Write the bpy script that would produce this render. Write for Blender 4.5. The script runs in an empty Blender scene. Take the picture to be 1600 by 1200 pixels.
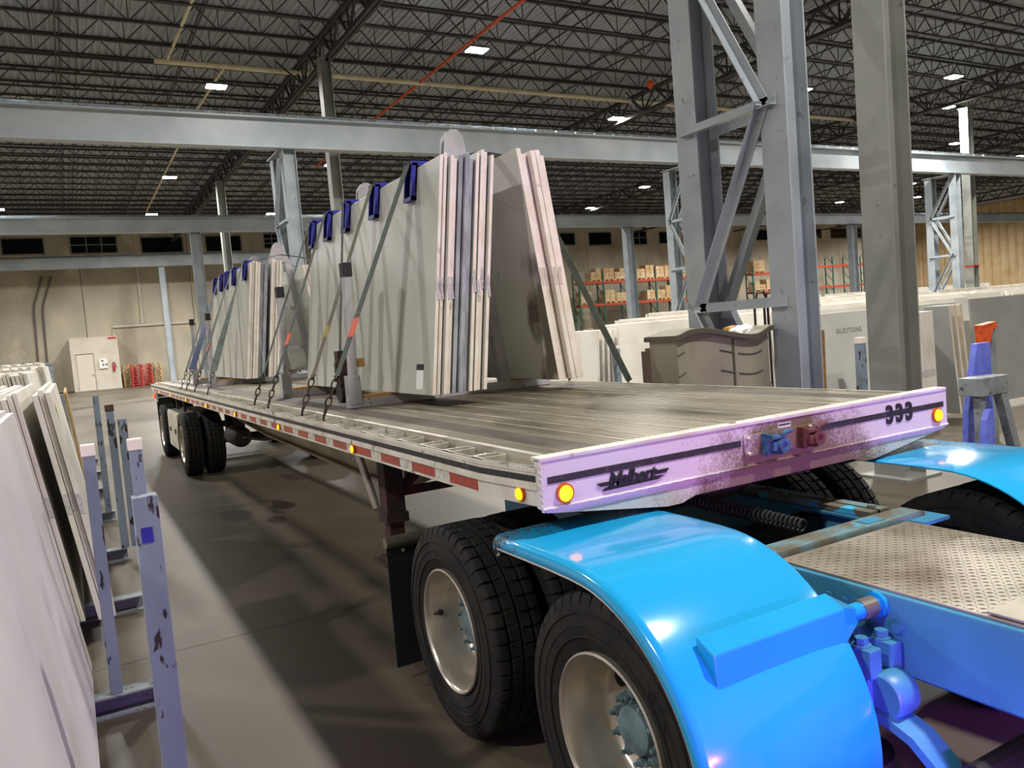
import bpy, bmesh, math, random
from mathutils import Vector, Matrix
random.seed(7)
S = bpy.context.scene
COL = S.collection
PI = math.pi

# ------------------------------------------------------------------ camera
F_PX = 1246.43
CAM = Vector((-1.5483, -2.6443, 1.9754))
YAW, PITCH, ROLL = .5046, .0697, -.0822
def cam_axes():
    f = Vector((math.sin(YAW)*math.cos(PITCH), math.cos(YAW)*math.cos(PITCH), -math.sin(PITCH)))
    r0 = Vector((math.cos(YAW), -math.sin(YAW), 0)); u0 = r0.cross(f)
    r = r0*math.cos(ROLL)+u0*math.sin(ROLL); u = u0*math.cos(ROLL)-r0*math.sin(ROLL)
    return r, u, f
RR, UU, FF = cam_axes()
cd = bpy.data.cameras.new('camera'); cam = bpy.data.objects.new('camera', cd); COL.objects.link(cam)
cd.sensor_width = 36; cd.lens = F_PX/1600*36; cd.clip_end = 400; cd.clip_start = .05
cam.matrix_world = Matrix(((RR.x, UU.x, -FF.x, CAM.x), (RR.y, UU.y, -FF.y, CAM.y), (RR.z, UU.z, -FF.z, CAM.z), (0, 0, 0, 1)))
S.camera = cam
def at(px, py, **k):
    """the point of the plane x=, y= or z= that is seen at a pixel of the 1600x1200 photograph"""
    d = FF+RR*((px-800)/F_PX)-UU*((py-600)/F_PX)
    a, v = list(k.items())[0]; i = 'xyz'.index(a)
    return CAM+d*((v-CAM[i])/d[i])

# ------------------------------------------------------------------ world, exposure
w = bpy.data.worlds.new('night'); S.world = w; w.use_nodes = True
w.node_tree.nodes['Background'].inputs[0].default_value = (.010, .012, .016, 1)
w.node_tree.nodes['Background'].inputs[1].default_value = 1
S.view_settings.view_transform = 'Standard'; S.view_settings.look = 'None'
S.view_settings.gamma = 1; S.view_settings.use_curve_mapping = False
S.view_settings.exposure = 0.45
LAMP_W = 430          # watts of one high bay lamp

# ------------------------------------------------------------------ materials
def lin(h):
    if isinstance(h, str):
        h = h.lstrip('#'); c = [int(h[i:i+2], 16)/255 for i in (0, 2, 4)]
        return tuple((x/12.92 if x <= .04045 else ((x+.055)/1.055)**2.4) for x in c)+(1,)
    return tuple(h)+(1,)
MATS = {}
def M(name, c, r=.5, m=0., c2=None, sc=4., lo=.4, hi=.65, bump=0., bsc=40., stretch=(1, 1, 1), c3=None, sc3=1., lo3=.55, hi3=.7, coat=0., spec=.5, det=6):
    """principled material with up to two noise masks (wear, dirt) and fine relief"""
    mt = bpy.data.materials.new(name); mt.use_nodes = True; nt = mt.node_tree; N = nt.nodes; L = nt.links
    b = N['Principled BSDF']; b.inputs['Roughness'].default_value = r; b.inputs['Metallic'].default_value = m
    b.inputs['Specular IOR Level'].default_value = spec
    if coat: b.inputs['Coat Weight'].default_value = coat; b.inputs['Coat Roughness'].default_value = .05
    b.inputs['Base Color'].default_value = lin(c)
    tc = N.new('ShaderNodeTexCoord'); mp = N.new('ShaderNodeMapping'); mp.inputs['Scale'].default_value = stretch
    g = N.new('ShaderNodeNewGeometry')
    L.new(g.outputs['Position'], mp.inputs['Vector'])
    def mask(sc, lo, hi):
        n = N.new('ShaderNodeTexNoise'); n.inputs['Scale'].default_value = sc; n.inputs['Detail'].default_value = det
        L.new(mp.outputs[0], n.inputs['Vector'])
        q = N.new('ShaderNodeMapRange'); q.inputs[1].default_value = lo; q.inputs[2].default_value = hi
        L.new(n.outputs[0], q.inputs[0]); return q.outputs[0]
    prev = None
    for cc, s_, l_, h_ in ((c2, sc, lo, hi), (c3, sc3, lo3, hi3)):
        if cc is None: continue
        mx = N.new('ShaderNodeMix'); mx.data_type = 'RGBA'
        L.new(mask(s_, l_, h_), mx.inputs[0])
        if prev is None: mx.inputs[6].default_value = lin(c)
        else: L.new(prev, mx.inputs[6])
        mx.inputs[7].default_value = lin(cc); prev = mx.outputs[2]
    if prev is not None: L.new(prev, b.inputs['Base Color'])
    if bump:
        n = N.new('ShaderNodeTexNoise'); n.inputs['Scale'].default_value = bsc; n.inputs['Detail'].default_value = 4
        L.new(mp.outputs[0], n.inputs['Vector'])
        bp = N.new('ShaderNodeBump'); bp.inputs['Strength'].default_value = bump; bp.inputs['Distance'].default_value = .01
        L.new(n.outputs[0], bp.inputs['Height']); L.new(bp.outputs[0], b.inputs['Normal'])
    MATS[name] = mt; return mt
def glow(name, c, s):
    mt = bpy.data.materials.new(name); mt.use_nodes = True; b = mt.node_tree.nodes['Principled BSDF']
    b.inputs['Base Color'].default_value = lin(c); b.inputs['Emission Color'].default_value = lin(c); b.inputs['Emission Strength'].default_value = s
    MATS[name] = mt; return mt

M('concrete_floor', '60584b', .42, c2='4b4539', sc=.55, lo=.42, hi=.66, bump=.06, bsc=9, c3='2b2824', sc3=.33, lo3=.60, hi3=.72, stretch=(1, .55, 1), spec=.35, det=9)
def floor_marks():
    """wet tyre tracks and drips left on the concrete along the trailer"""
    mt = MATS['concrete_floor']; nt = mt.node_tree; N = nt.nodes; L = nt.links; b = N['Principled BSDF']
    src = b.inputs['Base Color'].links[0].from_socket
    g = N.new('ShaderNodeNewGeometry'); sx = N.new('ShaderNodeSeparateXYZ'); L.new(g.outputs['Position'], sx.inputs[0])
    nz = N.new('ShaderNodeTexNoise'); nz.inputs['Scale'].default_value = 1.6; nz.inputs['Detail'].default_value = 8; L.new(g.outputs['Position'], nz.inputs['Vector'])
    def m_(op, a, c=None, clamp=False):
        n = N.new('ShaderNodeMath'); n.operation = op; n.use_clamp = clamp
        for i, v in enumerate((a, c)):
            if v is None: continue
            if isinstance(v, (int, float)): n.inputs[i].default_value = v
            else: L.new(v, n.inputs[i])
        return n.outputs[0]
    wob = m_('MULTIPLY', m_('SUBTRACT', nz.outputs[0], .5), .10)
    def band(c, w): return m_('SUBTRACT', 1.0, m_('DIVIDE', m_('ABSOLUTE', m_('SUBTRACT', m_('ADD', sx.outputs[0], wob), c)), w), True)
    tr = m_('MAXIMUM', band(.10, .17), band(.46, .15))
    ylim = m_('MULTIPLY', m_('MULTIPLY', m_('SUBTRACT', sx.outputs[1], 1.0), .5, True), m_('SUBTRACT', 12.2, sx.outputs[1]), True)
    tr = m_('MULTIPLY', m_('MULTIPLY', tr, ylim), m_('MULTIPLY', m_('SUBTRACT', nz.outputs[0], .30), 3.2, True), True)
    tot = tr
    for x, y, rx, ry in ((.05, 7.3, .26, .5), (.38, 6.7, .16, .35), (.62, 7.6, .18, .4)):
        d2 = m_('ADD', m_('POWER', m_('DIVIDE', m_('SUBTRACT', sx.outputs[0], x), rx), 2.0), m_('POWER', m_('ABSOLUTE', m_('DIVIDE', m_('SUBTRACT', sx.outputs[1], y), ry)), 2.0))
        sp = m_('MULTIPLY', m_('SUBTRACT', m_('ADD', m_('SUBTRACT', 1.0, d2), m_('MULTIPLY', m_('SUBTRACT', nz.outputs[0], .5), 3.0)), .2), 3.0, True)
        tot = m_('MAXIMUM', tot, sp)
    mx = N.new('ShaderNodeMix'); mx.data_type = 'RGBA'; L.new(m_('MULTIPLY', tot, .8), mx.inputs[0]); L.new(src, mx.inputs[6]); mx.inputs[7].default_value = lin('241d16')
    L.new(mx.outputs[2], b.inputs['Base Color'])
floor_marks()
M('concrete_wall', 'cbc2ad', .85, c2='a59b86', sc=.35, lo=.4, hi=.68, bump=.1, bsc=6, c3='d8cbae', sc3=.6, lo3=.55, hi3=.7, stretch=(1, 1, .7))
M('joint', '2c2925', .9)
M('tan_sheet', 'e0c598', .6, c2='cdae80', sc=.6)
M('deck_steel', 'a8adb2', .55, c2='979ca1', sc=.5, spec=.3)
M('black_steel', '2b2a2a', .55, c2='3a3836', sc=2)
M('girder_paint', 'b6bec2', .45, c2='a2abb0', sc=.8)
M('column_paint', '9aa2a6', .42, c2='8a9296', sc=2.0, c3='7a7f80', sc3=9, lo3=.66, hi3=.7)
M('olive_column', '85867e', .5, c2='787a73', sc=1.5, c3='5f605a', sc3=8, lo3=.68, hi3=.72)
M('rack_post', '7d8b99', .5, c2='6b7885', sc=3, c3='27211d', sc3=22, lo3=.60, hi3=.63, stretch=(1, 1, .35))
M('rack_steel', '878e92', .5, c2='6e7477', sc=6, c3='4d443c', sc3=14, lo3=.62, hi3=.68)
M('rust', '4a352a', .85, c2='2f2622', sc=18)
M('frame_alu', 'b4b1b6', .45, c2='a19ea3', sc=5, c3='6f6a66', sc3=16, lo3=.66, hi3=.7)
M('white_cap', 'e6dccf', .6)
M('black_cap', '17181b', .6)
M('slab_face', 'c9cac3', .28, c2='bfc0b8', sc=1.4, spec=.4)
M('slab_edge_cream', 'efe4da', .55, c2='e2d4c8', sc=6, c3='b8a696', sc3=9, lo3=.68, hi3=.74)
M('slab_marble', 'dedad9', .3, c2='c9c4c6', sc=1.3, lo=.5, hi=.75, stretch=(1, .6, .35), c3='b2adb2', sc3=2.0, lo3=.63, hi3=.70)
M('slab_white', 'dcd8cd', .4, c2='cbc5b8', sc=1.8, lo=.45, hi=.7)
M('slab_vein', 'd6d4cc', .3, c2='cac7be', sc=1.2, c3='6b6256', sc3=1.0, lo3=.515, hi3=.57, stretch=(1, 1.2, .9), det=12)
M('slab_warm', 'd8cfc0', .42, c2='c3b7a4', sc=2.2)
M('slab_grey', '9a9a97', .4, c2='8e8e8b', sc=2)
M('wrap_grey', '8e9198', .22, c2='a9adb4', sc=14, lo=.45, hi=.6, bump=.5, bsc=25, stretch=(1, 1, .25), spec=.6)
M('strap_green', '4f5953', .8, c2='3d4641', sc=9)
M('strap_tan', '6e6858', .8, c2='55503f', sc=9)
M('strap_orange', 'd9613e', .7)
M('strap_yellow', '9a8338', .7)
M('strap_navy', '2a3352', .7)
M('chain', '4a443c', .5, .7, c2='2c2823', sc=30)
M('blue_plastic', '2b2f9b', .42, c2='23268a', sc=9)
M('light_blue_plastic', '6a78dd', .5, c2='5763c6', sc=6)
M('orange_paint', 'e2591f', .5, c2='b8451a', sc=14)
M('pine', 'c99d5c', .7, c2='b0834a', sc=6, stretch=(6, 1, 6))
M('plywood', 'a98c62', .75, c2='94784f', sc=5)
M('pallet_wood', 'e4c796', .8, c2='cfab75', sc=2.2)
M('red_pallet', 'd0443f', .75, c2='99302e', sc=5)
M('rack_orange', 'b4472a', .6)
M('rack_green', '2f5a4c', .6)
M('carton', 'bb9566', .8, c2='cbb694', sc=1.1)
M('pink_bag', 'a8525f', .7, c2='d9a6a8', sc=6)
M('booth_panel', 'd2c9b9', .75, c2='c6bcaa', sc=1.2)
M('booth_door', 'd6ccba', .6)
M('white_paint', 'e9e8e4', .5)
M('ink', '1b1b20', .6)
M('faded_ink', '76746f', .6)
M('red_paint', 'b5252a', .4)
M('window_frame', '8e8b83', .6)
M('night_glass', '07090b', .06, spec=.6)
M('pipe_white', 'd8d3c4', .5)
M('pipe_cream', 'd9cfae', .5, c2='c9bd99', sc=3)
M('pipe_orange', 'c8512c', .6)
M('conduit', '6d6a63', .6)
# trailer
M('trailer_white', 'd9d5c9', .5, c2='c4beb0', sc=5, c3='7a7164', sc3=11, lo3=.62, hi3=.7)
M('aluminium', '9c9583', .36, .55, c2='777060', sc=3, lo=.4, hi=.7, c3='554c3a', sc3=1.6, lo3=.56, hi3=.72, stretch=(2.2, .35, 1))
M('aluminium_bright', 'cfcbc0', .38, .6, c2='b5afa2', sc=5, c3='8a8272', sc3=7, lo3=.6, hi3=.7)
M('nailer', '5e5850', .7, c2='4a453e', sc=4, stretch=(2, .5, 1))
M('beam_tan', '9c927e', .5, .3, c2='7f7663', sc=2)
M('under_black', '15130f', .7, c2='241f1a', sc=5)
M('landing_red', '5c2231', .5, c2='2e1c1e', sc=6, lo=.42, hi=.6)
M('landing_dark', '2c2422', .7, c2='4a2a2c', sc=7)
M('tape_red', 'a8402f', .4, c2='8d3427', sc=30)
M('tape_white', 'd2cec3', .4, c2='a9a498', sc=26)
M('stripe_black', '28272b', .6, c2='4b4743', sc=24, lo=.55, hi=.7)
M('amber_body', 'c05a08', .35)
glow('amber', 'ff9008', 2.6); glow('red_lens', 'ff3018', 4.0)
M('glad_blue', '3d6f9c', .5, c2='27405a', sc=26)
M('glad_red', '6d3a2e', .6, c2='47261f', sc=26)
# front sheet of the trailer: white paint, road grime towards the middle where the tractor throws it up
def front_sheet():
    mt = M('front_sheet', 'd8d4d2', .42); nt = mt.node_tree; N = nt.nodes; L = nt.links; b = N['Principled BSDF']
    g = N.new('ShaderNodeNewGeometry'); sx = N.new('ShaderNodeSeparateXYZ'); L.new(g.outputs['Position'], sx.inputs[0])
    def math_(op, a, c=None):
        n = N.new('ShaderNodeMath'); n.operation = op
        for i, v in enumerate((a, c)):
            if v is None: continue
            if isinstance(v, (int, float)): n.inputs[i].default_value = v
            else: L.new(v, n.inputs[i])
        return n.outputs[0]
    d = math_('DIVIDE', math_('ABSOLUTE', math_('SUBTRACT', sx.outputs[0], 1.38)), .60)
    zz = math_('MULTIPLY', math_('SUBTRACT', sx.outputs[2], 1.30), 2.2)
    nz = N.new('ShaderNodeTexNoise'); nz.inputs['Scale'].default_value = 5; nz.inputs['Detail'].default_value = 8; L.new(g.outputs['Position'], nz.inputs['Vector'])
    n2 = N.new('ShaderNodeTexNoise'); n2.inputs['Scale'].default_value = 90; n2.inputs['Detail'].default_value = 3; L.new(g.outputs['Position'], n2.inputs['Vector'])
    v = math_('SUBTRACT', 1.15, math_('ADD', d, zz)); v = math_('ADD', v, math_('MULTIPLY', math_('SUBTRACT', nz.outputs[0], .5), 1.5))
    v = math_('MULTIPLY', v, 1.6); v = math_('ADD', v, math_('MULTIPLY', math_('SUBTRACT', n2.outputs[0], .5), 1.6))
    r = N.new('ShaderNodeClamp'); L.new(v, r.inputs[0])
    mx = N.new('ShaderNodeMix'); mx.data_type = 'RGBA'; L.new(r.outputs[0], mx.inputs[0]); mx.inputs[6].default_value = lin('d8d2d4'); mx.inputs[7].default_value = lin('766452')
    L.new(mx.outputs[2], b.inputs['Base Color'])
front_sheet()
# tractor
M('truck_blue', '1fa3dc', .16, c2='1b9bd4', sc=2, coat=.6)
def dusty():
    mt = M('fender_dusty', '1fa3dc', .16, coat=.5); nt = mt.node_tree; N = nt.nodes; L = nt.links; b = N['Principled BSDF']
    g = N.new('ShaderNodeNewGeometry'); sx = N.new('ShaderNodeSeparateXYZ'); L.new(g.outputs['Position'], sx.inputs[0])
    q = N.new('ShaderNodeMapRange'); q.inputs[1].default_value = -.12; q.inputs[2].default_value = .25; L.new(sx.outputs[1], q.inputs[0])
    n = N.new('ShaderNodeTexNoise'); n.inputs['Scale'].default_value = 45; n.inputs['Detail'].default_value = 6; L.new(g.outputs['Position'], n.inputs['Vector'])
    a = N.new('ShaderNodeMath'); a.operation = 'MULTIPLY_ADD'; L.new(q.outputs[0], a.inputs[0]); a.inputs[1].default_value = .55; L.new(n.outputs[0], a.inputs[2])
    r = N.new('ShaderNodeMapRange'); r.inputs[1].default_value = .78; r.inputs[2].default_value = 1.0; L.new(a.outputs[0], r.inputs[0])
    mx = N.new('ShaderNodeMix'); mx.data_type = 'RGBA'; L.new(r.outputs[0], mx.inputs[0]); mx.inputs[6].default_value = lin('1fa3dc'); mx.inputs[7].default_value = lin('3c3a34')
    L.new(mx.outputs[2], b.inputs['Base Color'])
    rr = N.new('ShaderNodeMapRange'); rr.inputs[3].default_value = .16; rr.inputs[4].default_value = .7; L.new(r.outputs[0], rr.inputs[0]); L.new(rr.outputs[0], b.inputs['Roughness'])
dusty()
M('chassis_blue', '4690b3', .42, c2='3c809f', sc=3, c3='2f4a55', sc3=16, lo3=.71, hi3=.75)
M('chassis_grime', '6d8d92', .6, c2='6b6250', sc=7, lo=.4, hi=.6, c3='45b4dc', sc3=6, lo3=.58, hi3=.62)
M('tread_plate', 'b3aa99', .44, .35, c2='857a66', sc=3.2, lo=.42, hi=.68)
M('rubber', '1d1c1b', .75, c2='292725', sc=8, spec=.3)
M('hole_shade', '111110', .8)
M('rim_alu', 'cdc6ba', .28, .7, c2='b5ada0', sc=5)
M('seam_bright', 'cfc9b8', .4, .4, c2='a49c88', sc=6)
M('rim_dull', '8c8478', .4, .7)
M('hub_blue', '6b8288', .5, c2='4f6266', sc=14)
M('trim_white', 'd6d3ca', .45)
M('steel_sleeve', 'a9a096', .3, .8)
M('hose', '1a1a1c', .6)
M('mud_flap', '15181d', .6)
M('dresser_paint', '8f8b79', .45, c2='848070', sc=2)
M('dresser_dark', '4d4a3f', .5)
M('paper', 'f0f0ee', .8)
M('barcode', 'e8e6e0', .6)
def barcode(name, axis, sc):
    mt = M(name, 'e8e6e0', .6); nt = mt.node_tree; N = nt.nodes; L = nt.links
    wv = N.new('ShaderNodeTexWave'); wv.wave_type = 'BANDS'; wv.bands_direction = axis; wv.inputs['Scale'].default_value = sc; wv.inputs['Distortion'].default_value = 0
    g = N.new('ShaderNodeNewGeometry'); L.new(g.outputs['Position'], wv.inputs['Vector'])
    nz = N.new('ShaderNodeTexNoise'); nz.inputs['Scale'].default_value = sc*1.7; L.new(g.outputs['Position'], nz.inputs['Vector'])
    mm = N.new('ShaderNodeMath'); mm.operation = 'MULTIPLY'; L.new(wv.outputs[1], mm.inputs[0]); L.new(nz.outputs[0], mm.inputs[1])
    cr = N.new('ShaderNodeValToRGB'); cr.color_ramp.interpolation = 'CONSTANT'; cr.color_ramp.elements[0].color = (.05, .05, .06, 1); cr.color_ramp.elements[1].color = (.78, .76, .72, 1); cr.color_ramp.elements[1].position = .16
    L.new(mm.outputs[0], cr.inputs[0]); L.new(cr.outputs[0], N['Principled BSDF'].inputs['Base Color'])
barcode('barcode_z', 'Z', 30)
glow('lamp_lens', 'fff6ea', 28.0); M('lamp_housing', '55585a', .5); glow('violet_led', '6a30ff', 30.0)

# ------------------------------------------------------------------ mesh helpers
class MB:
    def __init__(s): s.v = []; s.f = []
    def add(s, vs, fs):
        o = len(s.v); s.v += [tuple(v) for v in vs]; s.f += [tuple(i+o for i in f) for f in fs]; return s
    def box(s, x0, x1, y0, y1, z0, z1):
        return s.add([(x, y, z) for x in (x0, x1) for y in (y0, y1) for z in (z0, z1)],
                     [(0, 1, 3, 2), (4, 6, 7, 5), (0, 4, 5, 1), (2, 3, 7, 6), (0, 2, 6, 4), (1, 5, 7, 3)])
    def loft(s, rings, cap=True, closed=True):
        n = len(rings[0]); o = len(s.v)
        for r in rings: s.v += [tuple(p) for p in r]
        for i in range(len(rings)-1):
            for j in range(n if closed else n-1):
                k = (j+1) % n; s.f.append((o+i*n+j, o+i*n+k, o+(i+1)*n+k, o+(i+1)*n+j))
        if cap:
            s.f.append(tuple(o+j for j in range(n))[::-1]); s.f.append(tuple(o+(len(rings)-1)*n+j for j in range(n)))
        return s
    def sweep(s, p, q, prof, up=(0, 0, 1)):
        """extrude a 2-D profile (side, up) from p to q"""
        p, q, up = Vector(p), Vector(q), Vector(up); d = (q-p).normalized()
        a = d.cross(up)
        if a.length < 1e-4: a = d.cross(Vector((0, 1, 0)))
        a.normalize(); b = a.cross(d)
        return s.loft([[o+a*x+b*z for x, z in prof] for o in (p, q)])
    def bar(s, p, q, w, h, up=(0, 0, 1)):
        return s.sweep(p, q, [(-w/2, -h/2), (w/2, -h/2), (w/2, h/2), (-w/2, h/2)], up)
    def ibeam(s, p, q, w, h, t=.02, tw=.015, up=(0, 0, 1)):
        a, b = w/2, h/2; c = tw/2
        return s.sweep(p, q, [(-a, -b), (a, -b), (a, -b+t), (c, -b+t), (c, b-t), (a, b-t), (a, b), (-a, b), (-a, b-t), (-c, b-t), (-c, -b+t), (-a, -b+t)], up)
    def tube(s, pts, r, n=8, cap=True):
        pts = [Vector(p) for p in pts]; rings = []; a = None
        for i, p in enumerate(pts):
            d = (pts[min(i+1, len(pts)-1)]-pts[max(i-1, 0)]).normalized()
            if a is None:
                a = d.cross(Vector((0, 0, 1)))
                if a.length < 1e-3: a = d.cross(Vector((1, 0, 0)))
            a = (a-d*a.dot(d)).normalized(); b = d.cross(a)
            rr = r[i] if isinstance(r, (list, tuple)) else r
            rings.append([p+a*math.cos(2*PI*k/n)*rr+b*math.sin(2*PI*k/n)*rr for k in range(n)])
        return s.loft(rings, cap)
    def lathe(s, prof, n=32, c=(0, 0, 0), axis='x', cap=False):
        """prof: (position along axis, radius)"""
        rings = []
        for x, r in prof:
            ring = []
            for k in range(n):
                t = 2*PI*k/n; u, v = r*math.cos(t), r*math.sin(t)
                ring.append({'x': (c[0]+x, c[1]+u, c[2]+v), 'y': (c[0]-u, c[1]+x, c[2]+v), 'z': (c[0]+u, c[1]+v, c[2]+x)}[axis])
            rings.append(ring)
        return s.loft(rings, cap)
    def cyl(s, c, r, x0, x1, n=16, axis='x'): return s.lathe([(x0, r), (x1, r)], n, c, axis, True)
    def prism(s, poly, axis, a, b):
        """polygon in the plane across axis, from a to b along it"""
        def P(u, v, w): return {'x': (w, u, v), 'y': (u, w, v), 'z': (u, v, w)}[axis]
        return s.loft([[P(u, v, a) for u, v in poly], [P(u, v, b) for u, v in poly]])
WL = {}
def wloc(o): return WL.get(o.name, Vector((0, 0, 0)))
def link(name, me, mat, parent, loc):
    o = bpy.data.objects.new(name, me); COL.objects.link(o)
    if parent is not None: o.parent = parent; o.location = Vector(loc)-wloc(parent)
    else: o.location = loc
    WL[o.name] = Vector(loc); return o
def build(name, mb, mat, parent=None, smooth=False, bevel=0., origin=None):
    v = mb.v; lo = [min(p[i] for p in v) for i in range(3)]; hi = [max(p[i] for p in v) for i in range(3)]
    o = Vector(origin) if origin is not None else Vector(((lo[0]+hi[0])/2, (lo[1]+hi[1])/2, lo[2]))
    me = bpy.data.meshes.new(name); me.from_pydata([(p[0]-o.x, p[1]-o.y, p[2]-o.z) for p in v], [], mb.f)
    bm = bmesh.new(); bm.from_mesh(me); bmesh.ops.recalc_face_normals(bm, faces=bm.faces)
    if bevel: bmesh.ops.bevel(bm, geom=list(bm.edges), offset=bevel, segments=2, affect='EDGES', profile=.6)
    bm.to_mesh(me); bm.free()
    if smooth:
        me.polygons.foreach_set('use_smooth', [True]*len(me.polygons))
        if hasattr(me, 'set_sharp_from_angle'): me.set_sharp_from_angle(angle=math.radians(40))
    me.materials.append(MATS[mat]); me.update()
    return link(name, me, mat, parent, o)
def again(src, loc, parent=None, rot=None, name=None):
    """another object with the same mesh, at a world place"""
    o = bpy.data.objects.new(name or src.name.split('.')[0], src.data); COL.objects.link(o)
    if parent is not None: o.parent = parent; o.location = Vector(loc)-wloc(parent)
    else: o.location = loc
    if rot is not None: o.rotation_euler = rot
    WL[o.name] = Vector(loc); return o
def tag(o, label=None, cat=None, group=None, kind=None):
    for k, v in (('label', label), ('category', cat), ('group', group), ('kind', kind)):
        if v: o[k] = v
    return o
def thing(name, loc, label, cat, group=None):
    o = bpy.data.objects.new(name, None); COL.objects.link(o); o.location = loc; o.empty_display_size = .2
    WL[o.name] = Vector(loc); return tag(o, label, cat, group)
def copy_tree(o, delta, parent=None):
    c = o.copy(); COL.objects.link(c); c.parent = parent
    if parent is None: c.location = Vector(o.location)+Vector(delta)
    for ch in o.children: copy_tree(ch, (0, 0, 0), c)
    return c
def text_mesh(body, size, depth=.004, shear=0., bold=0., spacing=1.):
    cu = bpy.data.curves.new('t', 'FONT'); cu.body = body; cu.size = size; cu.extrude = depth; cu.shear = shear; cu.offset = bold; cu.space_character = spacing
    cu.resolution_u = 3
    ob = bpy.data.objects.new('t', cu); COL.objects.link(ob); bpy.context.view_layer.update()
    me = bpy.data.meshes.new_from_object(ob.evaluated_get(bpy.context.evaluated_depsgraph_get()))
    bpy.data.objects.remove(ob); return me
def text_on(name, body, size, mat, loc, rot, parent, **k):
    me = text_mesh(body, size, **k); me.materials.clear(); me.materials.append(MATS[mat])
    o = link(name, me, mat, parent, loc); o.rotation_euler = rot; return o
ORD = ['first', 'second', 'third', 'fourth', 'fifth', 'sixth', 'seventh', 'eighth', 'ninth', 'tenth', 'eleventh', 'twelfth', 'thirteenth', 'fourteenth']
# ================================================================== the hall
X0, X1, Y0, Y1, ZR = -22.6, 97.5, -12.0, 64.0, 12.2
def structure(o): o['kind'] = 'structure'; return o
fl = structure(build('floor', MB().box(X0, X1, Y0, Y1, -.30, -.012), 'joint'))
nx, ny, y_first = 18, 16, 3.1-4.9*3
px_ = 7.06
pan = None
for j in range(ny):
    ya, yb = max(Y0, y_first+4.9*(j-1)), min(Y1, y_first+4.9*j)
    if yb-ya < .3: continue
    for i in range(nx):
        xa, xb = max(X0, 5.0-7.06*4+px_*i), min(X1, 5.0-7.06*4+px_*(i+1))
        if xb-xa < .3: continue
        m = MB().box(xa+.004, xb-.004, ya+.004, yb-.004, -.012, 0)
        build('floor_slab', m, 'concrete_floor', fl)
# back wall of tilt-up concrete panels with a window band
wb = structure(build('wall_back', MB().box(X0, X1, Y1+.22, Y1+.4, 0, ZR+.4), 'joint'))
pw = 7.52
ZW0, ZW1 = 9.3, 10.95
wins = []   # (x0, x1, z0, z1, columns, rows)
for a, b, c, d, nc, nr in ((0, 70, 371, 399, 1, 1), (108, 184, 368, 397, 3, 2), (219, 287, 369, 396, 1, 1), (320, 378, 367, 394, 1, 1), (411, 438, 364, 389, 2, 3),
                           (872, 899, 363, 384, 1, 1), (919, 956, 362, 384, 1, 1), (987, 1011, 360, 383, 2, 2), (1029, 1062, 361, 381, 1, 1), (1174, 1203, 358, 376, 1, 1),
                           (1262, 1284, 357, 373, 1, 1), (1297, 1323, 356, 373, 1, 1), (1339, 1361, 355, 372, 2, 2)):
    p, q = at(a, (c+d)/2, y=Y1), at(b, (c+d)/2, y=Y1); zt = at((a+b)/2, c, y=Y1).z; zb = at((a+b)/2, d, y=Y1).z
    wins.append((p.x, q.x, zb, zt, nc, nr))
k = X0
edges = [X0]
while edges[-1]+pw < X1-1: edges.append(edges[-1]+pw)
edges.append(X1)
for a, b in zip(edges[:-1], edges[1:]):
    # each panel is cut round the windows that fall on it
    xs = sorted({a+.02, b-.02} | {min(max(v, a+.02), b-.02) for w_ in wins for v in w_[:2]})
    m = MB()
    for u, v in zip(xs[:-1], xs[1:]):
        if v-u < .01: continue
        hit = [w_ for w_ in wins if w_[0] < (u+v)/2 < w_[1]]
        if hit: m.box(u, v, Y1, Y1+.22, 0, hit[0][2]); m.box(u, v, Y1, Y1+.22, hit[0][3], ZR+.3)
        else: m.box(u, v, Y1, Y1+.22, 0, ZR+.3)
    build('concrete_panel', m, 'concrete_wall', wb)
for i, (xa, xb, za, zb, nc, nr) in enumerate(wins):
    f = MB(); t = .10
    f.box(xa, xb, Y1-.03, Y1+.12, za, za+t).box(xa, xb, Y1-.03, Y1+.12, zb-t, zb).box(xa, xa+t, Y1-.03, Y1+.12, za+t, zb-t).box(xb-t, xb, Y1-.03, Y1+.12, za+t, zb-t)
    wo = structure(build('window_%d' % (i+1), f, 'window_frame'))
    for c in range(nc):
        for r in range(nr):
            u0, u1 = xa+t+(xb-xa-2*t)*c/nc, xa+t+(xb-xa-2*t)*(c+1)/nc; v0, v1 = za+t+(zb-za-2*t)*r/nr, za+t+(zb-za-2*t)*(r+1)/nr
            build('pane', MB().box(u0+.02, u1-.02, Y1+.03, Y1+.05, v0+.02, v1-.02), 'night_glass', wo)
    mm = MB()
    for c in range(1, nc): u = xa+t+(xb-xa-2*t)*c/nc; mm.box(u-.035, u+.035, Y1-.01, Y1+.07, za+t, zb-t)
    for r in range(1, nr): v = za+t+(zb-za-2*t)*r/nr; mm.box(xa+t, xb-t, Y1-.005, Y1+.075, v-.035, v+.035)
    if mm.v: build('mullion', mm, 'window_frame', wo)
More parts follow.
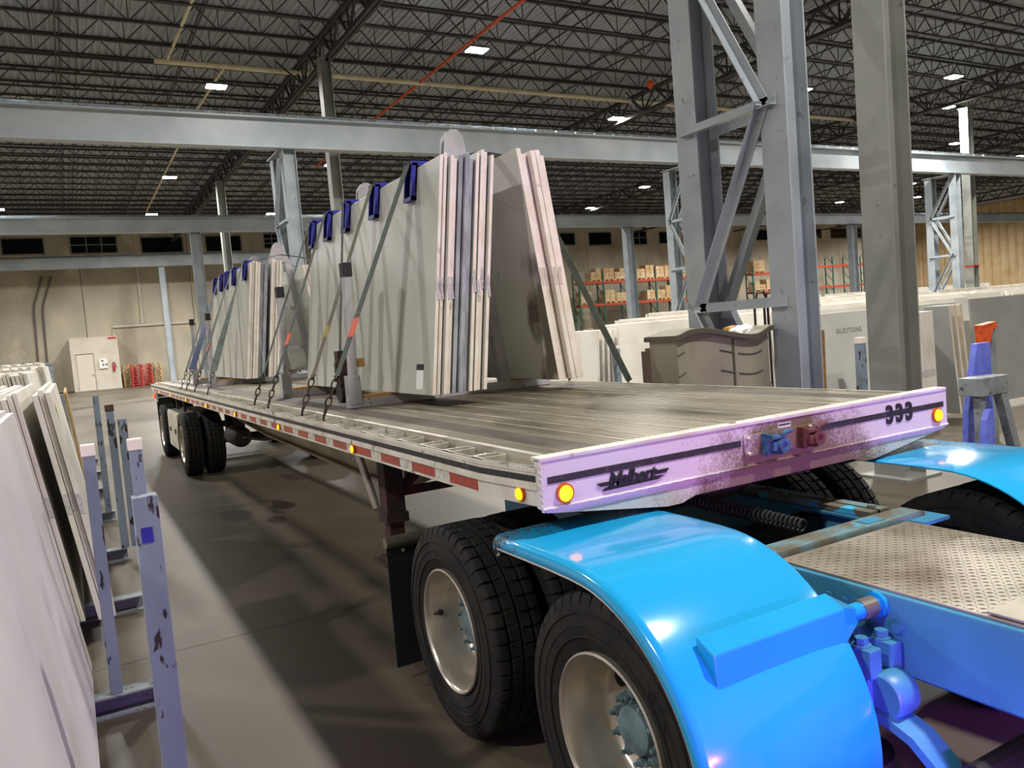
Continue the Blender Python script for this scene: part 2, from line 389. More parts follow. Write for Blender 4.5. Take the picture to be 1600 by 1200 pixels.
# ribbed tan side wall far to the right, plain walls where the camera does not look
wr = structure(build('wall_right', MB().box(X1+.25, X1+.4, Y0, Y1+.4, 0, ZR+.4), 'joint'))
n = 46; y_a = 18.0
rib0 = None
for i in range(n):
    yy = y_a+(Y1-y_a)*i/n
    if rib0 is None:
        rib0 = build('wall_rib', MB().prism([(X1+.25, yy), (X1+.25, yy+1), (X1+.12, yy+.98), (X1, yy+.72), (X1, yy+.28), (X1+.12, yy+.02)], 'z', 0, ZR+.2), 'tan_sheet', wr)
    else: again(rib0, WL[rib0.name]+Vector((0, yy-y_a, 0)), wr)
build('wall_sheet', MB().box(X1+.1, X1+.25, Y0, y_a, 0, ZR+.2), 'tan_sheet', wr)
structure(build('wall_left', MB().box(X0-.3, X0, Y0, Y1, 0, ZR+.4), 'concrete_wall'))
structure(build('wall_front', MB().box(X0-.3, X1+.4, Y0-.3, Y0, 0, ZR+.4), 'concrete_wall'))
# ------------------------------------------------------------------ roof: ribbed steel deck, joists, joist girders
m = MB(); x = X0; prof = []
while x < X1:
    prof += [(x, 0), (x+.09, 0), (x+.12, .05), (x+.19, .05)]; x += .22
vs = [(a, y, ZR+z) for y in (Y0-.3, Y1+.4) for a, z in prof]; k = len(prof)
m.add(vs, [(i, i+1, k+i+1, k+i) for i in range(k-1)])
ce = structure(build('ceiling', m, 'deck_steel', origin=(X0, Y0, ZR)))
GX = [6.5+14.7*i for i in range(-2, 7)]
JB, JT = ZR-.72, ZR-.005
def joist_meshes(L):
    c = MB().box(0, L, -.05, .05, JT-.07, JT).box(0.25, L-.25, -.05, .05, JB, JB+.06)
    wv = MB(); n = 12; st = L/n
    for i in range(n):
        a, b, d = i*st, (i+.5)*st, (i+1)*st
        wv.bar((max(a, .1), .03, JT-.05), (b, .03, JB+.04), .03, .03).bar((b, -.03, JB+.04), (min(d, L-.1), -.03, JT-.05), .03, .03)
        if i % 1 == 0: wv.bar((b, 0, JB+.03), (b, 0, JT-.03), .022, .022)
    return c, wv
cj, wj = joist_meshes(14.7)
jy = [22.6+1.67*i for i in range(-10, 25)]
j0 = w0 = None
for gi in range(2, 8):
    gx = GX[gi-1]
    for y in jy:
        if y > Y1-.2: continue
        if gx < 20 and y < 14: continue
        if j0 is None:
            j0 = build('roof_joist', cj, 'black_steel', ce, origin=(0, 0, ZR)); w0 = build('joist_web', wj, 'black_steel', j0, origin=(0, 0, ZR))
            j0.location = Vector((gx, y, ZR))-WL[ce.name]; WL[j0.name] = Vector((gx, y, ZR)); w0.location = (0, 0, 0)
        else:
            o = again(j0, (gx, y, ZR), ce)
            q = bpy.data.objects.new('joist_web', w0.data); COL.objects.link(q); q.parent = o
GB = ZR-1.5
for gx in GX[1:8]:
    y_s, y_e = 4.0, Y1
    c = MB().box(gx-.12, gx-.02, y_s, y_e, JB+.02, JB+.14).box(gx+.02, gx+.12, y_s, y_e, JB+.02, JB+.14).box(gx-.12, gx-.02, y_s, y_e, GB, GB+.12).box(gx+.02, gx+.12, y_s, y_e, GB, GB+.12)
    g = build('joist_girder', c, 'black_steel', ce)
    wv = MB(); y = y_s; st = 1.67
    while y+st <= y_e:
        wv.bar((gx, y, JB+.1), (gx, y+st/2, GB+.05), .07, .07).bar((gx, y+st/2, GB+.05), (gx, y+st, JB+.1), .07, .07).bar((gx, y+st/2, GB+.05), (gx, y+st/2, JB+.1), .05, .05); y += st
    build('girder_web', wv, 'black_steel', g)
    # knee struts from the bottom chord up to the joists
    kn = MB(); y = y_s+.8
    while y < y_e-1:
        kn.bar((gx, y, GB+.1), (gx-.9, y, JB+.05), .05, .05).bar((gx, y, GB+.1), (gx+.9, y, JB+.05), .05, .05); y += 3.34
    build('knee_strut', kn, 'black_steel', g)
for gx in GX[1:8]:          # bridging angles that tie the joists together
    for fr in (.25, .5, .75):
        xx = gx+14.7*fr
        build('bridging', MB().bar((xx, 8, JB+.05), (xx, Y1, JB+.05), .045, .045).bar((xx+.15, 8, JT-.12), (xx+.15, Y1, JT-.12), .04, .04), 'black_steel', ce)
# services under the roof
build('sprinkler_main', MB().tube([(1.9, 25.5, 11.45), (36, 25.75, 11.45)], .09, 10), 'pipe_cream', ce)
build('sprinkler_branch', MB().tube([(2.3, 25.4, 11.5), (2.45, 20.6, 11.55)], .05, 8).tube([(4.1, 25.6, 11.5), (3.9, 31.5, 11.5), (4, 55, 11.5)], .05, 8), 'pipe_cream', ce)
build('orange_pipe', MB().tube([(11.35, 14, 11.55), (11.1, 19, 11.45), (11.15, 40, 11.45)], .055, 8), 'pipe_orange', ce)
b_ = at(1016, 132, z=11.2)
bal = thing('red_balloon', (b_.x, b_.y, 10.9), 'small red balloon stuck up against the black roof joists', 'balloon')
build('body', MB().lathe([(-.17, .02), (-.14, .07), (-.06, .13), (.04, .155), (.12, .125), (.17, .02)], 16, (b_.x, b_.y, 11.2), 'z', True), 'orange_paint', bal, True)
build('knot', MB().lathe([(-.23, .03), (-.165, .015)], 8, (b_.x, b_.y, 11.2), 'z', True), 'orange_paint', bal)

# ------------------------------------------------------------------ crane girders
def girder(name, y, zt, zb, xa, xb, label, wdt=.38, group=None):
    t = thing(name, (0, y, zb), label, 'girder', group)
    build('beam', MB().ibeam((xa, y, (zt+zb)/2), (xb, y, (zt+zb)/2), wdt, zt-zb, .035, .03), 'girder_paint', t)
    build('crane_rail', MB().sweep((xa, y, zt+.06), (xb, y, zt+.06), [(-.07, -.06), (.07, -.06), (.07, -.04), (.02, -.03), (.02, .02), (.04, .03), (.04, .06), (-.04, .06), (-.04, .03), (-.02, .02), (-.02, -.03), (-.07, -.04)]), 'rack_steel', t)
    c0 = None; x = xa+.3
    while x < xb:
        if c0 is None: c0 = build('rail_clip', MB().box(x-.03, x+.03, y-.16, y-.05, zt, zt+.07), 'rack_steel', t)
        else: again(c0, (x, WL[c0.name].y, WL[c0.name].z), t)
        x += .78
    s0 = None; x = xa+4
    return t
YB1, YB2 = 20.0, 37.2
Z1t, Z1b = at(439, 186, y=YB1).z, at(432, 233, y=YB1).z
g1 = girder('crane_girder', YB1, Z1t, Z1b, -8, 64, 'long pale grey crane runway girder carried by the tapering lattice columns')
Z2t, Z2b = at(150, 341, y=YB2).z, at(150, 365, y=YB2).z
g2 = girder('crane_girder', YB2, Z2t, Z2b, -10, 92, 'pale grey crane girder passing below the night windows')
ZB3 = 60.6
z3t, z3b = at(150, 402, y=ZB3).z, at(150, 419, y=ZB3).z
g3 = girder('crane_girder', ZB3, z3t, z3b, -20, at(440, 400, y=ZB3).x, 'low grey runway beam on thin posts close to the concrete wall')
def hcol(m, x, y, z0, z1, w=.30, d=.30, t=.018, flange='x'):
    """H section: flanges across x (or y)"""
    a, b = w/2, d/2
    P = [(-a, -b), (-a+t, -b), (-a+t, -t/2), (a-t, -t/2), (a-t, -b), (a, -b), (a, b), (a-t, b), (a-t, t/2), (-a+t, t/2), (-a+t, b), (-a, b)]
    if flange == 'y': P = [(v, u) for u, v in P]
    return m.prism([(x+u, y+v) for u, v in P], 'z', z0, z1)
def lattice(x, ya, yb, zt, label, z_nodes, mat='column_paint', w=.30, group=None, tall=None):
    t = thing('lattice_column', (x, (ya+yb)/2, 0), label, 'column', group)
    for y in (ya, yb):
        c = build('column_leg', hcol(MB(), x, y, 0.02, zt, w, w), mat, t)
        build('base_plate', MB().box(x-w*.8, x+w*.8, y-w*.8, y+w*.8, 0, .025), mat, c)
    for sx in (-1, 1):
        xx = x+sx*(w/2+.008)
        f = True
        for za, zb in zip(z_nodes[:-1], z_nodes[1:]):
            p, q = ((xx, ya+.08, za), (xx, yb-.08, zb)) if f else ((xx, yb-.08, za), (xx, ya+.08, zb))
            build('lacing_bar', MB().sweep(p, q, [(-.05, -.006), (.05, -.006), (.05, .006), (-.038, .006), (-.038, .09), (-.05, .09)], (sx, 0, 0)), mat, t); f = not f
        for z in z_nodes[1:-1]:
            build('tie_bar', MB().sweep((xx, ya-.05, z), (xx, yb+.05, z), [(-.05, -.006), (.05, -.006), (.05, .006), (-.038, .006), (-.038, .07), (-.05, .07)], (sx, 0, 0)), mat, t)
    build('cap_plate', MB().box(x-w*.7, x+w*.7, ya-w*.7, yb+w*.7, zt, zt+.03), mat, t)
    return t
near = lattice(4.78, 2.9, 4.12, 7.4, 'large pale grey lattice column of two H posts with angle lacing beside the trailer deck', [.1, 2.02, 3.95, 5.9, 7.3], w=.32)
# crane rail over the near row, out of the top of the picture
girder('crane_girder', 4.12, 8.28, 7.43, -8, 40, 'pale grey crane runway girder on the large lattice column by the trailer')
for k, (px, lab) in enumerate(((455, 'pale grey lattice column under the crane girder behind the near slab pack'), (1082, 'pale grey lattice column half hidden behind the large lattice column'), (1492, 'pale grey lattice column with red-taped post beside it, over the slab rows'))):
    x = at(px, 300, y=YB1).x
    lattice(x, YB1, YB1+1.2, Z1b-.03, lab, [.1, 1.9, 3.7, 5.5, 7.2], w=.36)
for k, (px, lab) in enumerate(((308, 'grey crane column standing behind the far slab pack and wall post'), (983, 'grey crane column in front of the pallet racks full of cartons'), (1333, 'grey crane column in front of the racks of pink bags'))):
    x = at(px, 400, y=YB2).x
    t = thing('crane_column', (x, YB2, 0), lab, 'column')
    c = build('column_leg', hcol(MB(), x, YB2, .03, Z2b-.03, .55 if k else .45, .45), 'column_paint', t)
    build('base_plate', MB().box(x-.4, x+.4, YB2-.35, YB2+.35, 0, .03), 'column_paint', t)
    build('cap_plate', MB().box(x-.35, x+.35, YB2-.3, YB2+.3, Z2b-.03, Z2b), 'column_paint', t)
p3 = at(251, 412, y=ZB3)
t = thing('wall_post', (p3.x, ZB3, 0), 'thin pale grey post under the low runway beam by the wall', 'column')
build('shaft', hcol(MB(), p3.x, ZB3, .03, z3b-.02, .42, .3), 'girder_paint', t); build('base_plate', MB().box(p3.x-.35, p3.x+.35, ZB3-.3, ZB3+.3, 0, .03), 'girder_paint', t)
build('cap_plate', MB().box(p3.x-.3, p3.x+.3, ZB3-.25, ZB3+.25, z3b-.02, z3b), 'girder_paint', t)
def roof_post(x, y, lab, mat='olive_column', w=.36, zt=GB):
    t = thing('roof_column', (x, y, 0), lab, 'column')
    build('shaft', hcol(MB(), x, y, .03, zt, w, w), mat, t)
    build('base_plate', MB().box(x-w*.8, x+w*.8, y-w*.8, y+w*.8, 0, .03), mat, t)
    build('cap_plate', MB().box(x-w*.6, x+w*.6, y-w*.6, y+w*.6, zt, zt+.04), mat, t)
    return t
near_post = roof_post(6.34, 2.95, 'dark olive grey H column standing alone behind the trailer deck', w=.37)
roof_post(6.35, 22.0, 'grey roof column rising behind the crane girder over the near slab pack', w=.34)
roof_post(21.2, 20.95, 'grey roof column seen through the large lattice column', w=.38)
XR = at(1514, 300, y=20.6).x
rp = roof_post(XR, 20.6, 'grey roof column with red tape beside a lattice column, over the slab rows', w=.42)
za = at(1520, 415, y=20.3).z
build('red_tape', MB().box(XR-.23, XR+.23, 20.6-.23, 20.6+.23, za-.03, za+.03), 'red_paint', rp)
roof_post(6.3, 41.0, 'slim grey roof column rising behind the far crane girder', w=.4)
roof_post(at(1352, 380, y=41).x, 41.0, 'slim grey roof column next to the rack of pink bags', w=.4)

# ------------------------------------------------------------------ high bay lamps
def lamp_template():
    t = thing('high_bay_lamp', (0, 0, 0), 'bright white rectangular high bay lamp hung under the black joists', 'lamp', 'high bay lamps')
    build('housing', MB().loft([[(-.34, -.24, .0), (.34, -.24, .0), (.34, .24, .0), (-.34, .24, .0)], [(-.34, -.24, .06), (.34, -.24, .06), (.34, .24, .06), (-.34, .24, .06)], [(-.14, -.1, .13), (.14, -.1, .13), (.14, .1, .13), (-.14, .1, .13)]]), 'lamp_housing', t)
    build('lens', MB().box(-.31, .31, -.21, .21, -.03, 0), 'lamp_lens', t)
    build('hanger', MB().tube([(-.2, 0, .1), (0, 0, .4), (.2, 0, .1)], .012, 6).tube([(0, 0, .4), (0, 0, .82)], .012, 6), 'black_steel', t)
    return t
lamp0 = lamp_template(); first = True
ZL = 10.85
spots = [at(px, py, z=ZL) for px, py in ((338, 135), (745, 78), (963, 185), (265, 277), (518, 258), (237, 335), (424, 334), (922, 325), (1007, 292), (1255, 140), (1490, 120), (1480, 167), (1493, 224), (1312, 316), (1424, 287), (1433, 308), (1593, 244), (1312, 334), (1085, 336))]
# the same rows go on above and behind the camera
spots += [Vector((x, y, ZL)) for x, y in ((4, 12.3), (4, -3), (11.4, 6), (20, 12), (28, 7), (-3.4, 21), (-4, 37), (-10.8, 28), (-10.8, 12), (-10.8, -3), (-10.8, 44), (20, -3), (36, 6), (48, 14), (60, 12), (75, 24), (86, 40), (88, 56), (76, 52), (22, 40), (-4, 50))]  # the two near the far end of the ribbed wall are added to brighten it
LAMP_AT = ['beside the sprinkler branch, before the pale grey crane girder', 'just beside the orange pipe, over the near slab pack', 'over the far end of the cream sprinkler main', 'next to the slim roof column, beyond the crane girder', 'behind the crane girder, above the blue corner protectors', 'low over the far crane girder, above the windowed wall', 'over the far girder, close to the first slab pack', 'beyond the leaning marble pack, low over the far girder', 'beyond the leaning marble pack, higher than its neighbour', 'at the edge of the large lattice column', 'highest one before the red-taped post', 'under its brighter twin by the red-taped post', 'level with the crane girder, next to the red-taped post', 'higher of two between large lattice column and olive column', 'higher of two below the girder, between olive and lattice columns', 'lower of two below the girder, between olive and lattice columns', 'beyond the red-taped roof column, above the ribbed wall', 'lower of two between large lattice column and olive column', 'behind the large lattice column, low over the far girder']
for i, p in enumerate(spots):
    t = lamp0 if first else copy_tree(lamp0, (0, 0, 0)); first = False
    t['label'] = 'high bay lamp '+LAMP_AT[i] if i < len(LAMP_AT) else 'white high bay lamp among those carrying on the rows or added to them'
    t.location = p; t.rotation_euler.z = 0
    ld = bpy.data.lights.new('lamp_light', 'AREA'); ld.shape = 'RECTANGLE'; ld.size = .6; ld.size_y = .4; ld.energy = LAMP_W; ld.color = (1, .975, .94); ld.spread = math.radians(165)
    lo = bpy.data.objects.new('lamp_light', ld); COL.objects.link(lo); lo.location = (0, 0, -.04); lo.parent = t
# ================================================================== wheels (axis x, outer side towards -x)
def tire_mesh(R=.515, W=.28, seg=96, r_in=.30):
    prof = [(-.105, r_in-.004), (-.128, r_in+.02), (-.14, r_in+.075), (-.141, .42), (-.136, .455), (-.132, .485), (-.122, R-.008), (-.112, R),
            (-.075, R), (-.072, R-.014), (-.060, R-.014), (-.057, R), (-.008, R), (-.006, R-.014), (.006, R-.014), (.008, R), (.057, R), (.060, R-.014), (.072, R-.014), (.075, R),
            (.112, R), (.122, R-.008), (.132, .485), (.141, .42), (.128, r_in+.02), (.105, r_in-.004)]
    m = MB(); rings = []; nl = 46
    ang = [((k+f)/nl*2*PI, g) for k in range(nl) for f, g in ((0, 0), (.80, 0), (.83, 1), (.97, 1))]
    for i, (x, r) in enumerate(prof):
        ring = []; sh = .35*2*PI/nl*(1 if x > 0 else 0)
        for t, g in ang:
            rr = r-(.013 if g and r > .484 and abs(x) > .05 else 0); ring.append((x*W/.28, rr*math.cos(t+sh), rr*math.sin(t+sh)))
        rings.append(ring)
    m.loft(rings, cap=False)
    for rr in (.36, .40, .445):      # moulded rings on the side wall
        m.lathe([(-.1395, rr-.004), (-.1435, rr-.002), (-.1435, rr+.002), (-.1395, rr+.004)], 64)
    return m
def rim_mesh():
    return MB().lathe([(-.100, .302), (-.135, .306), (-.139, .298), (-.132, .288), (-.12, .284), (-.10, .279), (-.02, .272), (.03, .268), (.06, .262), (.075, .245), (.082, .20), (.078, .165), (.066, .150), (.066, .02)], 64)
def hub_mesh():
    m = MB().lathe([(.066, .145), (.03, .142), (.024, .135), (.022, .09), (-.02, .086), (-.03, .07), (-.032, .0001)], 32)
    return m
def nut_mesh(): return MB().cyl((0, 0, 0), .017, -.012, .03, 6).cyl((0, 0, 0), .009, -.034, -.011, 8)
def hole_mesh(): return MB().cyl((0, 0, 0), .032, .070, .084, 16)  # solid dark disc; its colour stands in for the shade of an open hole
def wheel_set(parent, x, y, z, side, pro, dish=True):
    """one wheel: rim part with tire, hub, nuts, hand holes as its sub-parts; side -1 faces -x"""
    rot = (0, 0, 0) if side < 0 else (0, 0, PI)
    w = again(pro['rim'], (x, y, z), parent, rot, 'wheel')
    spots_ = [('tire', (0, 0, 0))]
    if dish:
        spots_ += [('hub', (0, 0, 0))]+[('wheel_nut', (0, .118*math.cos(2*PI*k/10+.2), .118*math.sin(2*PI*k/10+.2))) for k in range(10)]
        spots_ += [('hand_hole', (0, .212*math.cos(2*PI*k/5+.5), .212*math.sin(2*PI*k/5+.5))) for k in range(5)]
    for k, l_ in spots_:
        o = bpy.data.objects.new(k, pro[k].data); COL.objects.link(o); o.parent = w; o.location = l_
    return w
PRO = {}
for nm, mb, mt, sm in (('rim', rim_mesh(), 'rim_alu', True), ('tire', tire_mesh(), 'rubber', True), ('hub', hub_mesh(), 'hub_blue', True), ('wheel_nut', nut_mesh(), 'hub_blue', False), ('hand_hole', hole_mesh(), 'hole_shade', False)):
    PRO[nm] = build(nm, mb, mt, None, sm, origin=(0, 0, 0))
# raised lettering on the outer side wall
def sidewall_text(body, a0, r=.375, size=.05):
    m = MB(); a = a0
    for ch in body:
        me = text_mesh(ch, size, .002)
        t = math.radians(a); c, s = math.cos(t), math.sin(t)
        vs = []
        for v in me.vertices:
            u, h = v.co.x-.015, v.co.y+r
            vs.append((-.1415-v.co.z, u*math.cos(t-PI/2)+h*math.cos(t), u*math.sin(t-PI/2)+h*math.sin(t)))
        m.add(vs, [tuple(p.vertices) for p in me.polygons]); bpy.data.meshes.remove(me); a -= math.degrees(.043/r)
    return m

# ================================================================== flatbed trailer
TW, TL, TZ = 2.59, 15.8, 1.443
tr = thing('flatbed_trailer', (TW/2, TL/2, 0), 'long white and aluminium flatbed trailer with lilac-lit front panel numbered 333', 'trailer')
P = lambda n, mb, mat, par=tr, **k: build(n, mb, mat, par, **k)
# deck planks, ribbed along the trailer; two dark nailing strips
strips = [(.125, .26, 'r'), (.26, .42, 'n'), (.42, .70, 'r'), (.70, .93, 'r'), (.93, 1.16, 'r'), (1.16, 1.43, 'r'), (1.43, 1.66, 'r'), (1.66, 1.89, 'r'), (1.89, 2.17, 'r'), (2.17, 2.33, 'n'), (2.33, 2.465, 'r')]
for a, b, kd in strips:
    if kd == 'n':
        P('nailing_strip', MB().box(a+.002, b-.002, .035, TL-.03, TZ-.04, TZ-.004), 'nailer'); continue
    pr_ = [(a+.001, TZ-.04)]; n = int((b-a)/.030); st = (b-a-.002)/n
    for i in range(n):
        u = a+.001+i*st; pr_ += [(u, TZ-.009), (u+st*.14, TZ), (u+st*.60, TZ), (u+st*.74, TZ-.009)]
    pr_ += [(b-.001, TZ-.006), (b-.001, TZ-.04)]
    P('deck_plank', MB().prism(pr_, 'y', .035, TL-.03), 'aluminium')
for x in (.56, .70, .93, 1.16, 1.43, 1.66, 1.89, 2.03): P('plank_seam', MB().box(x-.006, x+.006, .036, TL-.03, TZ-.012, TZ+.0025), 'seam_bright')
# front panel: deep sheet, lip, weld bead, lower tapered skirt
P('front_panel', MB().prism([(0, 1.262), (TW, 1.262), (TW, TZ+.012), (0, TZ+.012)], 'y', -.006, .035), 'front_sheet')
P('front_lip', MB().box(.0, TW, -.010, .062, TZ+.004, TZ+.022), 'trailer_white', bevel=.004)
sk = [(0.0, 1.262), (.02, 1.245), (.35, 1.20), (.62, 1.163), (.70, 1.163), (.78, 1.185), (1.82, 1.185), (1.9, 1.163), (1.98, 1.163), (2.25, 1.2), (TW-.02, 1.245), (TW, 1.262)]
P('front_skirt', MB().prism(sk[::-1], 'y', -.002, .03), 'front_sheet')
wb_ = MB(); pts = [(i*TW/120, -.009+.002*random.random(), 1.262+.0012*math.sin(i*2.1)+.001*random.random()) for i in range(121)]
P('weld_bead', wb_.tube(pts, .0065, 6), 'front_sheet', smooth=True)
P('corner_weld', MB().tube([(.003+.003*math.sin(i*1.9), -.003, 1.25+i*.0082) for i in range(26)], .007, 6), 'trailer_white')
st = P('front_stripe', MB().box(.03, 1.06, -.0085, -.006, 1.358, 1.386), 'stripe_black')
P('front_stripe', MB().box(1.52, TW-.03, -.0085, -.006, 1.362, 1.390), 'stripe_black')
RX = (PI/2, 0, 0)
for i, ch in enumerate('333'):
    text_on('number_digit', ch, .125, 'ink', (2.075+i*.079, -.0085, 1.331), RX, tr, depth=.0012, bold=.006)
em = P('emblem_bar', MB().prism([(.275, 1.307), (.335, 1.307), (.335, 1.322), (.26, 1.322)], 'y', -.012, -.006).prism([(.285, 1.287), (.57, 1.2915), (.6, 1.3035), (.3, 1.2985)], 'y', -.012, -.006).prism([(.545, 1.313), (.615, 1.313), (.635, 1.329), (.545, 1.329)], 'y', -.012, -.006), 'ink')
em['label'] = 'dark winged emblem with slanted lettering'
text_on('emblem_lettering', 'Malbert', .084, 'ink', (.312, -.012, 1.297), RX, em, depth=.003, shear=.28, bold=.0022, spacing=.92)
P('front_sticker', MB().box(1.30, 1.385, -.0075, -.0058, 1.408, 1.432), 'trailer_white')
P('sticker_print', MB().box(1.305, 1.380, -.0083, -.0075, 1.420, 1.427), 'strap_navy')
# air couplings
pl = P('coupling_plate', MB().box(1.075, 1.545, -.016, -.006, 1.305, 1.405), 'front_sheet', bevel=.003)
for x, z in ((1.095, 1.39), (1.095, 1.32), (1.50, 1.405-.012)):
    build('bolt', MB().lathe([(-.03, .001), (-.029, .006), (-.024, .010), (-.016, .011)], 10, (x, 0, z), 'y', True), 'aluminium_bright', pl, True)
def gladhand(x, z, mat):
    m = MB().box(x-.055, x-.03, -.05, -.014, z-.052, z+.05)
    g = P('air_coupling', m.box(x-.04, x+.03, -.075, -.016, z-.03, z+.012), mat, bevel=.004)
    build('seal_ring', MB().lathe([(-.016, .045), (-.06, .045), (-.072, .036), (-.085, .034), (-.085, .018), (-.078, .016), (-.078, .0005)], 24, (x+.02, 0, z-.008), 'y'), mat, g, True)
    build('locking_arm', MB().sweep((x-.045, -.06, z+.03), (x+.03, -.07, z+.034), [(-.014, -.006), (.014, -.006), (.014, .006), (-.014, .006)]).tube([(x+.02, -.068, z+.035), (x+.05, -.072, z+.052), (x+.085, -.066, z+.05)], [.012, .012, .009], 8), mat, g, True)
    build('elbow', MB().tube([(x-.045, -.03, z-.03), (x-.04, -.045, z-.0), (x-.03, -.05, z+.04)], .018, 10), mat, g, True)
gladhand(1.235, 1.352, 'glad_blue'); gladhand(1.472, 1.352, 'glad_red')
def marker(x, y, z, r, axis, sgn, group='amber marker lamps'):
    m = MB().lathe([(0, r*1.18), (sgn*.012, r*1.18), (sgn*.014, r)], 24, (x, y, z), axis, True)
    o = P('marker_lamp', m, 'amber_body')
    build('lens', MB().lathe([(sgn*.012, r), (sgn*.02, r*.85), (sgn*.024, r*.45), (sgn*.025, .0005)], 24, (x, y, z), axis), 'amber', o, True)
    return o
marker(.103, -.006, 1.312, .034, 'y', -1); marker(2.495, -.006, 1.322, .034, 'y', -1)
# side rails (left built, right mirrored)
BO = .05      # the rails stand this far outside the front panel
def mx(x, s): return x if s < 0 else TW-x
for s in (-1, 1):
    def bx(m, a, b, *r): return m.box(min(mx(a, s), mx(b, s)), max(mx(a, s), mx(b, s)), *r)
    P('deck_edge', bx(bx(MB(), .095, .125, .02, TL-.02, 1.30, TZ+.003), .09, .105, .02, TL-.02, TZ-.03, TZ-.015), 'aluminium_bright')
    def rl_(m, o0, o1, ya, yb, za, zb):     # strip along the side that bends in to the front corner; o0, o1: offsets outward
        q = [(-o1, ya), (-o1-BO, .42), (-o1-BO, yb), (-o0-BO, yb), (-o0-BO, .42), (-o0, ya)]
        return m.prism([(mx(x, s), y) for x, y in q], 'z', za, zb)
    P('rub_rail', rl_(rl_(rl_(MB(), -.012, .0, .02, TL, 1.335, 1.425), -.018, .005, .02, TL, 1.405, 1.425), -.018, .005, .02, TL, 1.335, 1.352), 'trailer_white')
    P('rail_stripe', rl_(MB(), 0, .0025, .03, TL-.05, 1.366, 1.392), 'stripe_black')
    P('lower_rail', rl_(rl_(MB(), -.095-BO, -.01, .02, TL-.02, 1.268, 1.282), -.018, -.006, .02, TL-.02, 1.268, 1.338), 'trailer_white')
    if s < 0:
        y = .46; k = 0; tr0 = tw0 = None
        while y < TL-.4:
            ln = .29 if k % 2 == 0 else .17
            if k % 2 == 0:
                if tr0 is None: tr0 = P('reflector_tape', bx(MB(), .004-BO, .0085-BO, y, y+ln, 1.282, 1.330), 'tape_red')
                else: again(tr0, (WL[tr0.name].x, y+ln/2, 1.282), tr)
            else:
                if tw0 is None: tw0 = P('reflector_tape', bx(MB(), .004-BO, .0085-BO, y, y+ln, 1.282, 1.330), 'tape_white')
                else: again(tw0, (WL[tw0.name].x, y+ln/2, 1.282), tr)
            y += ln+.004; k += 1
        for i, y in enumerate((.14, 2.17, 4.16, 6.16, 8.15, 10.14, 12.19, 14.11)): marker(.003-BO if i else -.006, y, 1.308, .027 if i == 0 else .024, 'x', -1)
    sp0 = po0 = None; y = .465
    while y < TL-.1:
        if sp0 is None:
            sp0 = P('rail_spool', MB().lathe([(.012-BO, .026), (.03-BO, .018), (.075, .018), (.095, .026)] if s < 0 else [(TW-.012+BO, .026), (TW-.03+BO, .018), (TW-.075, .018), (TW-.095, .026)], 12, (0, y+.15, 1.395), 'x', True), 'aluminium_bright', smooth=True)
            po0 = P('stake_pocket', bx(bx(bx(bx(MB(), .012-BO, .095, y-.050, y-.040, 1.338, 1.428), .012-BO, .095, y+.040, y+.050, 1.338, 1.428), .012-BO, .024-BO, y-.040, y+.040, 1.338, 1.428), .083, .095, y-.040, y+.040, 1.338, 1.428), 'aluminium_bright')
            ys, zp = y, WL[po0.name].z
        else:
            again(sp0, WL[sp0.name]+Vector((0, y-ys, 0)), tr); again(po0, WL[po0.name]+Vector((0, y-ys, 0)), tr)
        y += .305
# under the deck
P('deck_base', MB().box(.10, TW-.10, .035, TL-.03, TZ-.075, TZ-.041), 'under_black')
for x in (.80, 1.79):
    lo_ = [(.5, 1.17), (2.2, 1.15), (3.5, .75), (4.5, .735), (8.5, .79), (10.6, .90), (12, .98), (TL-.1, 1.02)]
    w_ = [(.06, TZ-.075)]+[(.06, 1.185)]+lo_+[(TL-.1, TZ-.075)]
    b_ = P('main_beam', MB().prism(w_, 'x', x-.008, x+.008), 'beam_tan')
    f_ = MB()
    for (ya, za), (yb, zb) in zip(lo_[:-1], lo_[1:]): f_.bar((x, ya, za), (x, yb, zb), .16, .022)
    build('lower_flange', f_, 'beam_tan', b_)
    build('web_stiffener', MB().box(x-.05, x+.05, 3.45, 3.47, .78, TZ-.08), 'beam_tan', b_); build('web_stiffener', MB().box(x-.05, x+.05, 10.5, 10.52, .91, TZ-.08), 'beam_tan', b_)
cm0 = None
for i in range(24):
    y = .9+i*.62
    if cm0 is None: cm0 = P('cross_member', MB().ibeam((.10, y, TZ-.135), (TW-.10, y, TZ-.135), .06, .12, .008, .006), 'under_black'); yc = y
    else: again(cm0, WL[cm0.name]+Vector((0, y-yc, 0)), tr)
P('coupler_plate', MB().box(.64, 1.95, .10, 2.3, 1.150, 1.182), 'under_black')
# landing gear
for x, far in ((.50, 0), (2.09, 1)):
    lg = P('landing_leg', MB().box(x-.075, x+.075, 3.02, 3.17, .60, 1.30).box(x-.09, x+.09, 3.005, 3.185, .585, .66), 'landing_dark', bevel=.006)
    build('inner_leg', MB().box(x-.058, x+.058, 3.04, 3.15, .30, .60), 'landing_dark', lg)
    build('foot_plate', MB().box(x-.14, x+.14, 2.96, 3.23, .275, .30).box(x-.10, x+.10, 3.0, 3.19, .30, .325), 'rust', lg)
P('landing_brace', MB().bar((.575, 3.09, .80), (2.02, 3.09, .80), .05, .06), 'landing_red')
P('landing_diagonal', MB().bar((.575, 3.09, .82), (1.15, 3.09, 1.28), .045, .07), 'landing_red')
P('landing_diagonal', MB().bar((2.02, 3.09, .82), (1.44, 3.09, 1.28), .045, .07), 'landing_red')
P('leg_strut', MB().tube([(.30, 3.34, 1.33), (.32, 3.32, 1.18), (.42, 3.24, .68)], .03, 10), 'aluminium_bright', smooth=True)
